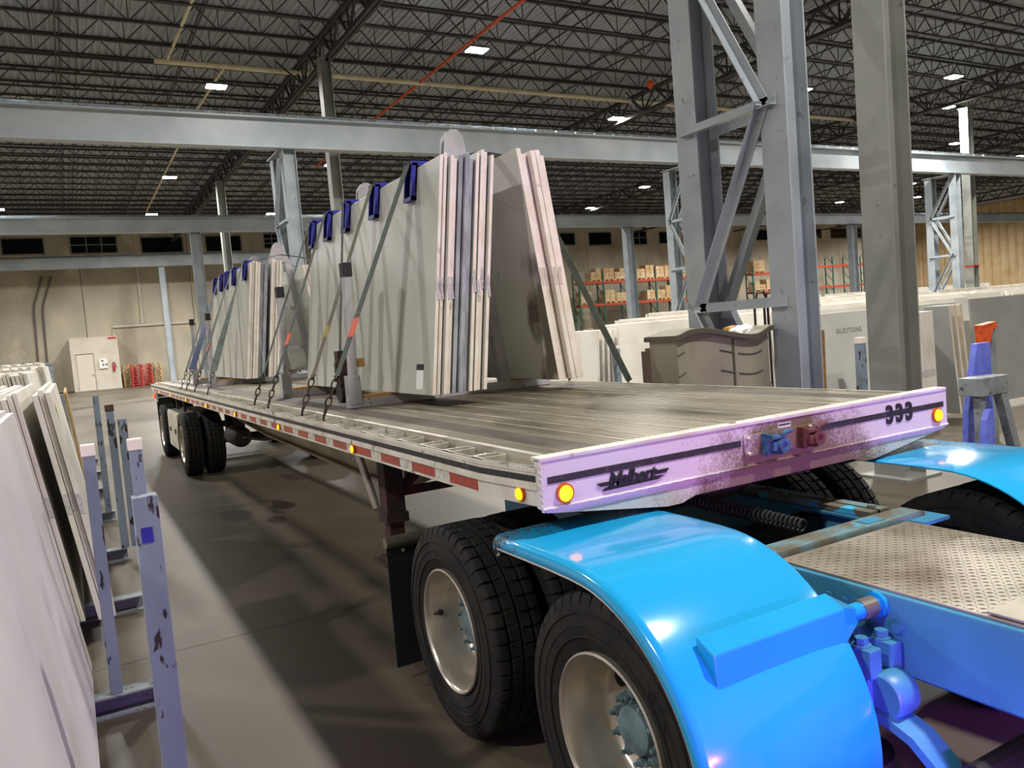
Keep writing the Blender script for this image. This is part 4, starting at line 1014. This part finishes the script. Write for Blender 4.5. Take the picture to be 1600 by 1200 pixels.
rs = thing('tie_down_strap', (2.56, spool_y(2.82), 1.37), 'dark green strap running down the far side of the leaning pack to the deck edge', 'strap')
build('webbing', ribbon(MB(), [(1.85, 3.152, 3.357), (1.895, 3.155, 3.345), (2.56, spool_y(2.82), 1.455)], .09, .005), 'strap_green', rs)
build('hook', rail_hook(MB(), 2.56, spool_y(2.82)), 'chain', rs)
# far load
XF = .775+.22; ZF = ZS+HS+.035; GF = 'straps over the far load'
pf_ = [(10.02, 'front-end'), (10.95, 'second'), (11.62, 'third'), (12.15, 'fourth'), (12.85, 'back-end')]
for i, (y, nm) in enumerate(pf_): protector(y, XF, ZF, 'navy plastic corner protector on the far load, the %s one' % nm, 'navy protectors on the far load')
def over_far(y): return [(1.52, y, 3.41), (1.84, y, 3.36), (2.055, y, 3.275), None]
strap(10.02, 8.61, XF, ZF, 'wide dark green strap over the near end of the far load', 'strap_green', GF, .092, far=over_far(10.02), twist=1.25)
strap(10.95, 9.69, XF, ZF, 'grey-green strap with red tag, second over the far load', 'strap_green', GF, .09, (.28, .34, 'strap_orange'), far=over_far(10.95), twist=.5)
strap(12.15, 10.64, XF, ZF, 'navy strap, third over the far load', 'strap_navy', GF, .10, far=over_far(12.15), twist=1.1)
strap(12.85, 11.27, XF, ZF, 'thin dark strap over the back end of the far load', 'strap_green', GF, .08, far=over_far(12.85), twist=.3)

# ================================================================== slab racks along the left of the aisle
def rack_channel(y, label, posts, xr=-1.22):
    t = thing('slab_rack_base', (-2.2, y, 0), label, 'rack', 'floor channels of the aisle slab rack')
    build('channel', MB().sweep((-3.2, y, .06), (xr, y, .06), [(-.06, -.06), (.06, -.06), (.06, -.05), (-.045, -.05), (-.045, .05), (.06, .05), (.06, .06), (-.06, .06)]), 'rack_steel', t)
    return t
def rack_post(x, y, h, label, cap='white_cap', w=.062, d=.075, z0=.121, mat='rack_post', lean=0., tape=False):
    t = thing('rack_post', (x, y, z0), label, 'post', 'posts of the aisle slab rack')
    build('shaft', MB().sweep((x, y, z0), (x+lean, y, h-.06 if cap else h), [(-d/2, -w/2), (d/2, -w/2), (d/2, w/2), (-d/2, w/2)], (1, 0, 0)), mat, t, bevel=.003)
    if cap: build('post_cap', MB().box(x+lean-w/2-.005, x+lean+w/2+.005, y-d/2-.004, y+d/2+.004, h-.065, h), cap, t, bevel=.006)
    if tape: build('blue_tape', MB().box(x-.022+lean, x+.012+lean, y-d/2-.002, y-d/2+.002, h-.15, h-.10), 'blue_plastic', t)
    return t
cy = [.22, 2.33, 4.30, 6.15, 8.45, 10.6, 12.7, 14.8]
for i, y in enumerate(cy): rack_channel(y, ['rusty floor channel under the marbled front slab', 'floor channel carrying the two white-capped posts', 'floor channel at the end of the second slab pack', 'floor channel with two chipped grey posts', 'floor channel with one slim grey post', 'floor channel below the plywood board', 'floor channel beyond the plywood board', 'last floor channel of the row'][i], 0)
rack_post(-1.375, .22, 1.53, 'chipped grey post with blue tape, open top, in front of the two capped posts', None, tape=True, w=.075)
rack_post(-1.50, 2.33, 1.53, 'blue-grey rack post with white cap close to the slabs', w=.062)
rack_post(-1.265, 2.33, 1.53, 'chipped grey rack post with white cap on the aisle side', w=.066)
rack_post(-1.235, 6.15, 1.55, 'grey rack post with a dark scorched top', 'rust', w=.07)
rack_post(-1.135, 6.15, 1.40, 'short chipped grey post beside the scorched one', None, w=.08)
rack_post(-1.29, 8.45, 1.57, 'slim plain grey post standing alone in the aisle', None, w=.07)
rack_post(-1.54, 8.45, 1.62, 'tilted dark grey post against the plywood board', None, lean=-.12, w=.07, mat='rack_steel')
rack_post(-1.72, 6.9, 1.56, 'dark rack post with pale cap between slab packs', z0=0., mat='rust', w=.06)
def left_pack(y0, y1, groups, h, label, edge='slab_white', z0=.2, dx=-.235):
    """groups: list of (x of the outer face at the bottom, count, thickness, material)"""
    k = 0
    out = []
    for gi, (xo, n, th, mt) in enumerate(groups):
        for i in range(n):
            hh = h+.02*math.sin(i*1.9+gi)
            o = slab('stone_slab', xo-(i+1)*(th+.004), y0+.03*math.sin(i*2.+gi), y1, z0, hh, th, dx*hh/h, mt, label[gi] if i == 0 else '%s slab behind the %s' % (ORD[i], label[gi]), 'slabs in the aisle rack', edge=edge if mt != 'slab_marble' else 'slab_marble'); out.append(o)
    return out
P0 = left_pack(-.75, 2.70, [(-1.605, 10, .032, 'slab_marble')], 1.53, ['lilac-white marbled slab facing the aisle'])
P1 = left_pack(3.56, 6.75, [(-1.43, 3, .034, 'slab_white'), (-1.62, 11, .03, 'slab_white')], 1.60, ['pale slab with yellow sticker facing the posts', 'white slab across a dark gap from the stickered one'])
P2 = left_pack(7.3, 10.4, [(-1.70, 4, .034, 'slab_white'), (-1.86, 13, .03, 'slab_warm')], 1.72, ['white slab of the pack between stickered and green-taped packs', 'cream slab of the pack before the green-taped one'])
P3 = left_pack(11.0, 14.2, [(-1.62, 3, .034, 'slab_white'), (-1.78, 14, .03, 'slab_white')], 1.78, ['white slab with green tape', 'white slab behind the taped one'])
left_pack(15.0, 18.2, [(-1.75, 12, .05, 'slab_white')], 1.85, ['white slab of the last pack beyond the green-taped one'])
build('green_tape', MB().box(-1.80, -1.76, 10.965, 10.972, 1.60, 1.70), 'tape_green' if 'tape_green' in MATS else M('tape_green', '4fc43a', .6).name, P3[0])
build('yellow_sticker', MB().add([(-1.43-.235*(z-.2)/1.6+.002, y, z) for y, z in ((3.75, 1.70), (3.98, 1.71), (3.84, 1.46))], [(0, 1, 2)]), 'slab_warm' if False else M('sticker_yellow', 'dcd8a0', .7).name, P1[0])
for o, x0, z in ((P1[0], -1.43, 1.02), (P1[1], -1.468, 1.04), (P1[2], -1.506, 1.03), (P1[3], -1.62, 1.02), (P1[4], -1.654, 1.0), (P1[5], -1.688, 1.03)):
    ln = -.235*(z-.2)/1.6; th = .034 if x0 > -1.6 else .03
    yy = min(v.co.y for v in o.data.vertices)+o.location.y
    sh = lambda q: -.235*(q-.2)/1.6
    build('edge_label', MB().loft([[(x0-th-.002+sh(q), yy-.0025, q), (x0-.006+sh(q), yy-.0025, q), (x0-.006+sh(q), yy+.0005, q), (x0-th-.002+sh(q), yy+.0005, q)] for q in (z-.07, z+.07)]), 'barcode_z', o)
pb = build('plywood_board', MB().add([(x, y, z) for y in (9.2, 11.9) for x, z in ((-1.50, 0.12), (-1.47, 0.12), (-1.60, 1.62), (-1.63, 1.62))], [(0, 1, 2, 3), (7, 6, 5, 4), (0, 4, 5, 1), (1, 5, 6, 2), (2, 6, 7, 3), (3, 7, 4, 0)]), 'plywood'); tag(pb, 'tall brown plywood board leaning among the grey rack posts', 'board')
for k, (px, c) in enumerate(((147, 'rack_green'), (205, 'rack_steel'), (240, 'rack_steel'))): pass

# ================================================================== far left: booth, pallets, pipes
YO = 61.3
pA, pB, pC = at(106, 530, y=YO), at(183, 526, y=YO), at(191, 604, y=YO)
xa_, xb_ = at(112, 570, y=YO).x, at(187, 565, y=YO).x; zt_ = (pA.z+pB.z)/2
bo_ = thing('office_booth', ((xa_+xb_)/2, YO, 0), 'off-white plywood booth with a door against the concrete wall', 'booth')
dx0, dx1 = at(121, 580, y=YO).x, at(149, 580, y=YO).x; dz = at(145, 552, y=YO).z
build('booth_wall', MB().box(xa_, dx0, YO, YO+.1, 0, zt_).box(dx1, xb_, YO, YO+.1, 0, zt_).box(dx0, dx1, YO, YO+.1, dz, zt_), 'booth_panel', bo_)
build('side_panel', MB().box(xa_, xa_+.1, YO+.1, Y1, 0, zt_).box(xb_-.1, xb_, YO+.1, Y1, 0, zt_), 'booth_panel', bo_)
build('booth_roof', MB().box(xa_, xb_, YO, Y1, zt_, zt_+.05), 'booth_panel', bo_)
dr = build('booth_door', MB().box(dx0+.02, dx1-.02, YO+.05, YO+.09, 0.01, dz-.03), 'booth_door', bo_)
build('door_knob', MB().cyl((dx1-.15, 0, 1.1), .05, YO-.03, YO+.05, 10, 'y'), 'steel_sleeve', dr)
build('door_frame', MB().box(dx0-.06, dx0, YO-.03, YO, 0, dz+.06).box(dx1, dx1+.06, YO-.03, YO, 0, dz+.06).box(dx0, dx1, YO-.03, YO, dz, dz+.06), 'booth_panel', bo_)
build('red_sign', MB().box(at(168, 527, y=YO).x, at(181, 527, y=YO).x, YO-.02, YO, zt_-.16, zt_-.03), 'red_paint', bo_)
p, q = at(154, 561, y=YO), at(169, 575, y=YO)
nb = thing('notice_board', ((p.x+q.x)/2, YO, q.z), 'white notice board hung on the booth next to its door', 'sign')
build('board', MB().box(p.x, q.x, YO-.12, YO-.001, q.z, p.z), 'white_paint', nb)
build('heading', MB().box(p.x+.15, q.x-.25, YO-.125, YO-.12, p.z-.2, p.z-.1), 'strap_navy', nb)
build('notices', MB().box(p.x+.2, p.x+.32, YO-.125, YO-.12, p.z-.5, p.z-.35).box(p.x+.4, p.x+.52, YO-.125, YO-.12, p.z-.5, p.z-.35).box(p.x+.2, p.x+.32, YO-.125, YO-.12, p.z-.45, p.z-.42), 'faded_ink', nb)
p = at(178, 573, y=YO); ex = thing('fire_extinguisher', (p.x, YO-.1, p.z-.3), 'red fire extinguisher hung on the off-white booth', 'extinguisher')
build('cylinder', MB().lathe([(-.28, .02), (-.28, .09), (.12, .09), (.2, .04), (.26, .03)], 14, (p.x, YO-.1, p.z), 'z', True), 'red_paint', ex, True)
build('valve', MB().box(p.x-.06, p.x+.06, YO-.14, YO-.06, p.z+.26, p.z+.33).tube([(p.x+.05, YO-.1, p.z+.28), (p.x+.13, YO-.1, p.z+.15), (p.x+.11, YO-.1, p.z-.05)], .02, 6), 'black_cap', ex)
# pallets
def pallet_mesh(w=1.2, d=1.0):
    m = MB()
    for i in range(5): a = -d/2+i*(d-.14)/4; m.box(-w/2, w/2, a, a+.14, .112, .138)
    for x in (-w/2, -.05, w/2-.1): m.box(x, x+.1, -d/2, d/2, .030, .112)
    for y in (-d/2, -.07, d/2-.14): m.box(-w/2, w/2, y, y+.14, 0, .030)
    return m
yp = 62.2
def pallet_stack(px, n, mat, lab, grp, y=yp, wd=1.2, first=None):
    x = at(px, 590, y=y).x; o0 = first
    for i in range(n):
        if o0 is None: o0 = build('pallet', pallet_mesh(wd), mat, None); o0.location = (x, y, i*.145)
        else: o0 = o0.copy(); COL.objects.link(o0); o0.location = (x+.03*math.sin(i*3), y, i*.145)
        tag(o0, lab+', %s from the floor' % ORD[i], 'pallet', grp)
    return o0
pallet_stack(222, 11, 'red_pallet', 'red wooden pallet in the stack beside the booth', 'red pallets', wd=1.40, y=61.5)
pallet_stack(203, 11, 'pallet_wood', 'bare wooden pallet in the stack between booth and red pallets', 'bare pallets by the booth', wd=.9, y=62.75)
pallet_stack(243, 11, 'pallet_wood', 'bare wooden pallet in the stack beyond the red pallets', 'bare pallets beyond the red stack', wd=.9, y=62.75)
# pipes on the wall
YP = Y1-.12
wp = thing('wall_pipe', (at(215, 500, y=YP).x, YP, 4), 'white pipe running down and along the concrete wall above the booth', 'pipe')
a, b, c = at(209, 365, y=YP), at(223, 505, y=YP), at(176, 511, y=YP); e = at(305, 502, y=YP)
build('riser', MB().tube([(a.x, YP, a.z), (b.x, YP, b.z)], .1, 8), 'pipe_white', wp)
build('run', MB().tube([(e.x, YP, c.z), (c.x, YP, c.z), (c.x, YP, zt_+.05)], .1, 8), 'pipe_white', wp)
cd_ = thing('wall_conduit', (at(60, 500, y=YP).x, YP, 3), 'pair of dark conduits with an offset bend on the concrete wall', 'conduit')
for sft in (0, 14):
    q_ = [at(66+sft, 432, y=YP), at(53+sft, 478, y=YP), at(53+sft, 490, y=YP), at(60+sft, 570, y=YP)]
    build('conduit_line', MB().tube([(v.x, YP, v.z) for v in q_], .07, 6), 'conduit', cd_)
for i, px in enumerate((41, 58, 75)):
    p = at(px, 571, y=40); h_ = p.z+.12
    o = build('storage_bin', MB().loft([[(p.x-.17, 39.8, 0), (p.x+.17, 39.8, 0), (p.x+.17, 40.2, 0), (p.x-.17, 40.2, 0)], [(p.x-.19, 39.75, h_), (p.x+.19, 39.75, h_), (p.x+.19, 40.25, h_), (p.x-.19, 40.25, h_)]]).box(p.x-.205, p.x+.205, 39.73, 40.27, h_-.1, h_), 'rack_green' if i == 0 else 'rack_steel', None)
    tag(o, ['dark green bin behind the slab packs of the post rack', 'mid grey bin between the green bin and the last bin', 'pale grey bin nearest the booth'][i], 'bin')

# ================================================================== right side: slab rows, dresser, racks
def row_slab(x0, x1, y, z0, h, th, dy, mat, label, group='slabs in the rows beyond the trailer', edge='slab_white'):
    return slab('stone_slab', y, x0, x1, z0, h, th, dy, mat, label, group, edge=edge, along='x')
# row behind the dresser
ra = []
for i in range(4): ra.append(row_slab(7.6+.05*i, 12.4, 10.0+i*.036, .15, 1.72+.02*math.sin(i*2), .032, .16, 'slab_white', 'white printed slab standing behind the dresser, %s in its pack' % ORD[i]))
for i in range(5):
    xx = at(921+8*i, 560, y=9.3).x; slab('stone_slab', xx, 9.15, 11.8, .15, 1.66, .05, .10, 'slab_white', 'narrow white slab end beside the dark green strap, %s from the strap' % ORD[4-i], 'slab ends beyond the strap', edge='slab_white')
for i, (px, mt, lab) in enumerate(((1012, 'rust', 'pair of dark rusty posts in front of the printed white slab'), (1057, 'rack_post', 'blue-grey post close to the side of the dresser'), (967, 'rack_post', 'slim pale post behind the dark green strap'))):
    p = at(px, 590, y=9.0); t = thing('rack_post', (p.x, 9.0, 0), lab, 'post')
    build('shaft', MB().box(p.x-.07, p.x+.03, 8.95, 9.05, 0, 1.35 if i == 0 else 1.45), mt, t)
    if i == 0: build('second_shaft', MB().bar((p.x+.10, 9.0, 0), (p.x+.07, 9.0, 1.40), .09, .1), mt, t)
    else: build('post_cap', MB().box(p.x-.075, p.x+.035, 8.94, 9.06, 1.45, 1.5), 'white_cap', t)
# row B, right of the columns, face to the aisle
xB0 = at(1268, 560, y=5.2).x; xB1 = at(1440, 560, y=5.2).x
rb0 = row_slab(xB0, xB1+1.2, 5.2, .15, 1.66, .032, .15, 'slab_face', 'large grey-white slab with a line of faded print between the columns')
text_on('slab_print', 'SILESTONE', .105, 'faded_ink', (at(1306, 520, y=5.33).x, 5.2+.15*(1.53-.15)/1.66-.006, 1.50), (PI/2-.09, 0, 0), rb0, depth=.001, spacing=1.15)
for i in range(3): row_slab(xB0-.3, xB1+1.6, 5.245+i*.04, .15, 1.72+.03*i, .034, .15, 'slab_white', 'white slab behind the faded-print slab, %s in its pack' % ORD[i])
for i, (a, b) in enumerate(((1440, 1448), (1452, 1462), (1463, 1475))):
    xs_, xe_ = at(a, 600, y=4.35).x, at(b, 600, y=4.35).x
    o = slab('stone_slab', xs_, 4.35+.04*i, 4.60, .18, 1.55, (xe_-xs_)*.9, -.05, 'slab_white', 'narrow white slab strip with barcode, %s from the olive column' % ORD[i], 'narrow slab strips', edge='slab_white')
    build('edge_label', MB().box(xs_-.03, xs_-.03+(xe_-xs_)*.8, 4.345+.04*i, 4.35+.04*i, .80, .90), 'barcode_z', o)
for i in range(3):
    xs_ = at(1496+9*i, 600, y=4.62).x
    slab('stone_slab', xs_+.05, 4.62, 5.0, .12, 1.66, .05, -.20, 'slab_warm' if i else 'slab_grey', 'leaning slab end beside the grey slab, %s from the narrow strips' % ORD[i], 'leaning slab ends', edge='slab_warm')
row_slab(at(1530, 600, y=4.9).x, 14.5, 4.9, .12, 1.72, .034, .1, 'slab_grey', 'mid grey slab behind the blue clamp and orange handle', edge='slab_grey')
# further rows: only their tops show over the first
rr = 0
for y, xs, n, h, mt in ((7.4, (9.6, 13.2, 17), 6, 1.74, 'slab_white'), (12.6, (10, 13.6, 17.2, 20.8, 24.4), 5, 1.80, 'slab_white'), (16.4, (14, 17.6, 21.2, 24.8, 28.4, 32), 4, 1.92, 'slab_warm'), (23.5, (22, 25.6, 29.2, 32.8, 36.4, 40), 3, 2.12, 'slab_white'), (31, (36, 39.6, 43.2, 46.8, 50.4, 54), 3, 2.3, 'slab_white')):
    for k, x_ in enumerate(xs):
        for i in range(n):
            row_slab(x_+.05*math.sin(i*2+k), x_+3.3+.1*math.sin(i+k), y+i*.05, .12, h+.05*math.sin(i*1.3+k*2), .036, .14, mt if (i+k) % 3 else 'slab_grey' if i == n-1 else 'slab_warm', ('slab standing in the %s row of packs beyond the olive column' % ORD[rr]), 'slabs in the %s far row' % ORD[rr], edge='slab_white')
    rr += 1
# posts at the right
p = at(1345, 560, y=4.7); t = thing('rack_post', (p.x, 4.7, 0), 'blue-grey post with white cap in front of the faded-print slab', 'post')
build('shaft', MB().box(p.x-.055, p.x+.055, 4.65, 4.75, 0, 1.37), 'rack_post', t); build('post_cap', MB().box(p.x-.06, p.x+.06, 4.645, 4.755, 1.37, 1.45), 'white_cap', t)
p = at(1222, 580, y=3.6); t = thing('rack_post', (p.x, 3.6, 0), 'short blue-grey post at the foot of the large lattice column', 'post')
build('shaft', MB().box(p.x-.045, p.x+.045, 3.55, 3.65, .0, 1.40), 'rack_post', t); build('end_plate', MB().box(p.x-.047, p.x+.047, 3.548, 3.652, 1.40, 1.41), 'rack_post', t)
o = build('plywood_board', MB().add([(x, y, z) for y in (4.47, 4.50) for x, z in ((at(1278, 600, y=4.5).x, 0.0), (at(1287, 600, y=4.5).x, 0.0), (at(1286, 530, y=4.5).x, 1.62), (at(1275, 530, y=4.5).x, 1.62))], [(0, 1, 2, 3), (7, 6, 5, 4), (0, 4, 5, 1), (1, 5, 6, 2), (2, 6, 7, 3), (3, 7, 4, 0)]), 'pine'); tag(o, 'pine board on edge between lattice column and faded-print slab', 'board')
# blue padded clamp rack with orange handle, grey A-frame stand
YC = 2.9
ac = lambda px, py: at(px, py, y=YC)
t = thing('grey_stand', (ac(1560, 700).x, YC, 0), 'dark grey steel trestle stand with sloping leg beside the blue pads', 'stand')
p, q = ac(1525, 592), ac(1568, 612)
build('top_box', MB().box(p.x, q.x, YC-.06, YC+.22, q.z, p.z), 'rack_steel', t, bevel=.006)
a, b = ac(1560, 605), ac(1584, 718)
build('sloping_leg', MB().sweep((a.x, YC, a.z), (b.x+.02, YC, 0), [(-.06, -.05), (.06, -.05), (.06, .05), (-.06, .05)], (0, 1, 0)), 'rack_steel', t)
a = ac(1533, 612); build('upright_leg', MB().box(a.x-.03, a.x+.05, YC-.02, YC+.08, 0, a.z), 'rack_steel', t)
a = at(1549, 540, y=YC+.4); t = thing('clamp_pole', (a.x, YC+.4, 0), 'grey pole with orange handle behind the trestle stand', 'pole')
build('pole', MB().box(a.x-.02, a.x+.06, YC+.38, YC+.46, 0, ac(1549, 515).z), 'rack_steel', t)
p, q = at(1536, 508, y=YC+.36), at(1557, 546, y=YC+.36)
build('orange_handle', MB().prism([(p.x, p.z), (q.x+.02, p.z+.03), (q.x+.04, p.z-.06), (q.x-.04, p.z-.06), (p.x+.11, q.z), (p.x+.05, q.z)], 'y', YC+.36, YC+.48), 'orange_paint', t, bevel=.006)
ac2 = lambda px, py: at(px, py, y=YC+.28)
p, q, r_ = ac2(1522, 537), ac2(1542, 537), ac2(1510, 712)
t = thing('rubber_pad', (p.x, YC+.05, 0), 'tall light blue rubber pad standing on the trestle stand', 'pad')
build('pad', MB().prism([(p.x, p.z), (q.x, p.z), (q.x+.02, p.z-.5), (q.x-.0, .02), (r_.x-.02, .02), (r_.x+.02, .5)], 'y', YC+.24, YC+.32), 'light_blue_plastic', t, bevel=.01)
p, q = ac(1522, 640), ac(1532, 640)
t = thing('rubber_pad', (p.x, YC-.05, 0), 'short light blue rubber pad in front of the tall one', 'pad')
build('pad', MB().prism([(p.x-.02, p.z-.12), (p.x+.05, p.z), (q.x, p.z), (q.x-.0, .02), (p.x-.09, .02)], 'y', YC-.16, YC-.08), 'light_blue_plastic', t, bevel=.01)
# dresser with a serpentine front
DY = 2.98
dxa, dxb = at(1060, 560, y=DY).x, at(1207, 560, y=DY).x; DH = at(1147, 519, y=DY-.05).z-.03
dt = thing('serpentine_dresser', ((dxa+dxb)/2, DY, 0), 'olive grey dresser with a wavy front standing behind the trailer', 'dresser')
def wave(t): return .07*math.sin(2*PI*(t*1.08+.02))
N_ = 28
def zt(f): return DH+.05*math.sin(2*PI*1.05*f)
fr = [(dxa+(dxb-dxa)*i/N_, DY+wave(i/N_)) for i in range(N_+1)]
def wavy(front, dx, back, lo_, hi_):
    return MB().loft([[(x+(-dx if i == 0 else dx if i == N_ else 0), y+front, lo_(i/N_)), (x+(-dx if i == 0 else dx if i == N_ else 0), DY+back, lo_(i/N_)), (x+(-dx if i == 0 else dx if i == N_ else 0), DY+back, hi_(i/N_)), (x+(-dx if i == 0 else dx if i == N_ else 0), y+front, hi_(i/N_))] for i, (x, y) in enumerate(fr)])
build('carcass', wavy(0, 0, .40, lambda f: .04, zt), 'dresser_paint', dt)
build('top_board', wavy(-.05, .04, .43, zt, lambda f: zt(f)+.045), 'dresser_dark', dt, smooth=True)
build('top_veneer', wavy(-.035, .03, .41, lambda f: zt(f)+.045, lambda f: zt(f)+.05), 'dresser_paint', dt)
i_ = int(N_*.56); sx_, sy_ = fr[i_]
build('door_seam', MB().box(sx_-.012, sx_+.012, sy_-.006, sy_+.01, .1, zt(.56)-.005), 'dresser_dark', dt)
for fz in (.14, .33, .56):
    for f0, f1 in ((.0, .10), (.43, .545), (.575, .86)):
        pts = [(fr[0][0]+(dxb-dxa)*f, DY+wave(f)-.004, zt(f)-fz) for f in [f0+(f1-f0)*k/5 for k in range(6)]]
        build('drawer_line', MB().tube(pts, .007, 5), 'dresser_dark', dt)
for x in (dxa+.06, dxb-.06): build('foot', MB().box(x-.04, x+.04, DY+.12, DY+.18, 0, .05).box(x-.04, x+.04, DY+.28, DY+.36, 0, .05), 'dresser_dark', dt)
p = at(1155, 503, y=DY+.2); DT = zt((p.x-dxa)/(dxb-dxa))
tw = thing('paper_towel', (p.x, DY+.2, DT+.05), 'crumpled white paper towel on top of the dresser', 'paper')
bm = bmesh.new(); bmesh.ops.create_icosphere(bm, subdivisions=3, radius=1)
for v in bm.verts: k = .8+.35*random.random(); v.co = Vector((v.co.x*.14*k, v.co.y*.09*k, max(v.co.z, -.25)*.055*k+.0125))
m = MB(); m.add([(v.co.x+p.x, v.co.y+DY+.2, v.co.z+zt((v.co.x+p.x-dxa)/(dxb-dxa))+.05) for v in bm.verts], [tuple(v.index for v in f.verts) for f in bm.faces]); bm.free()
build('crumpled_sheet', m, 'paper', tw)
p = at(1140, 500, y=DY+.35); DT = zt((p.x-dxa)/(dxb-dxa)); zz = lambda x: zt((x-dxa)/(dxb-dxa))+.048; tag(build('timber_block', MB().loft([[(x, DY+.31, zz(x)), (x, DY+.39, zz(x)), (x, DY+.39, zz(x)+.06), (x, DY+.31, zz(x)+.06)] for x in (p.x-.06, p.x+.05)]), 'pine', None), 'small wood block behind the paper towel on the dresser', 'timber')
ch = thing('chair_frame', (at(1190, 490, y=5.6).x, 5.6, 0), 'dark bent-metal hoops rising behind the dresser', 'frame')
for px in (1190, 1205):
    a = at(px, 480, y=5.6); build('hoop', MB().tube([(a.x-.15, 5.6, 0), (a.x-.14, 5.6, a.z), (a.x-.08, 5.6, a.z+.2), (a.x+.05, 5.6, a.z+.22), (a.x+.12, 5.6, a.z+.1), (a.x+.13, 5.6, 0)], .018, 8), 'black_steel', ch)
# pallet racks with cartons before the back wall
YK = 59.5
def pallet_rack(xa, xb, levels, label, nb):
    t = thing('pallet_rack', ((xa+xb)/2, YK, 0), label, 'rack')
    n = max(1, round((xb-xa)/2.8)); st_ = (xb-xa)/n
    for i in range(n+1):
        x = xa+i*st_
        u = build('upright_frame', MB().box(x-.06, x+.06, YK-.55, YK-.45, 0, levels[-1]+.9).box(x-.06, x+.06, YK+.45, YK+.55, 0, levels[-1]+.9), 'rack_green', t)
        m = MB(); z = .3
        while z < levels[-1]+.3: m.bar((x, YK-.5, z), (x, YK+.5, z+1.0), .05, .05); z += 1.0
        build('frame_lacing', m, 'rack_green', u)
    for z in levels:
        for i in range(n):
            build('shelf_beam', MB().box(xa+i*st_+.06, xa+(i+1)*st_-.06, YK-.55, YK-.48, z-.22, z).box(xa+i*st_+.06, xa+(i+1)*st_-.06, YK+.48, YK+.55, z-.22, z), 'rack_orange', t)
    return t, st_, n
def zk(px, py): return at(px, py, y=YK-.5).z
cart0 = None; box_count = 0
def load(x, z, label, grp, w=1.15, h=1.1, mat='carton'):
    t = thing('loaded_pallet', (x, YK, z), label, 'pallet load', grp)
    m = MB()
    for i in range(6): m.box(x-w/2+i*(w-.12)/5, x-w/2+i*(w-.12)/5+.12, YK-.5, YK+.5, z+.12, z+.15)
    for q in (-w/2, -.06, w/2-.12): m.box(x+q, x+q+.12, YK-.5, YK+.5, z, z+.12)
    build('pallet', m, 'pallet_wood', t)
    k = 0; hh = h/3
    for r in range(3):
        for c in range(2):
            if random.random() < .12 and r == 2: continue
            build('carton', MB().box(x-w/2+c*w/2+.015, x-w/2+(c+1)*w/2-.015, YK-.47, YK+.47, z+.15+r*hh, z+.15+(r+1)*hh-.015), mat, t)
    return t
l1, l2 = zk(1060, 466), zk(1060, 433)
for (pa, pb, lab, lv, mat) in ((900, 975, 'carton-filled pallet rack between the green strap and the grey crane column', [l1, l2], 'carton'), (990, 1078, 'carton-filled pallet rack between the grey crane column and lattice column', [zk(1030, 468), zk(1030, 435)], 'carton'), (1172, 1212, 'pallet rack section seen through the large lattice column', [zk(1190, 455), zk(1190, 426)], 'carton'), (1268, 1352, 'empty pallet rack over the pink bags', [zk(1300, 446), zk(1300, 414)], None)):
    xa_, xb_ = at(pa, 450, y=YK).x, at(pb, 450, y=YK).x
    t, st_, n = pallet_rack(xa_, xb_, lv, lab, 2)
    if mat:
        for z in [0]+lv:
            for i in range(n):
                for e, f in enumerate((.27, .73)):
                    k_ = i*2+e; k_ = (2*n-1-k_) if 'strap' in lab else k_
                    lv_ = ['on the floor', 'on the lower beams', 'on the upper beams'][([0]+lv).index(z)]
                    wh_ = 'from the crane column towards the strap' if 'strap' in lab else 'from the crane column towards the lattice' if 'crane' in lab else 'behind the large lattice column'
                    if random.random() < .85: load(xa_+(i+f)*st_, z+.001, 'carton load %s, %s %s' % (lv_, ORD[k_], wh_), 'cartons in the '+lab.replace('green and orange ', '').split(',')[0], h=.75+.5*random.random(), w=.43*st_)
    else:
        for i in range(n*3):
            x = xa_+(xb_-xa_)*(i+.5)/(n*3)
            for z in (.0, .42, .84):
                bm = bmesh.new(); bmesh.ops.create_icosphere(bm, subdivisions=2, radius=1)
                m = MB().add([(x+v.co.x*.36, YK-.05+v.co.y*.38, z+.21+max(-.7, min(.7, v.co.z))*.298) for v in bm.verts], [tuple(v.index for v in f.verts) for f in bm.faces]); bm.free()
                tag(build('cement_bag', m, 'pink_bag', None, True), 'pink printed bag in the %s layer below the empty rack, %s along' % ({0: 'bottom', .42: 'middle', .84: 'top'}[z], ORD[i]), 'bag', 'bags under the empty rack')
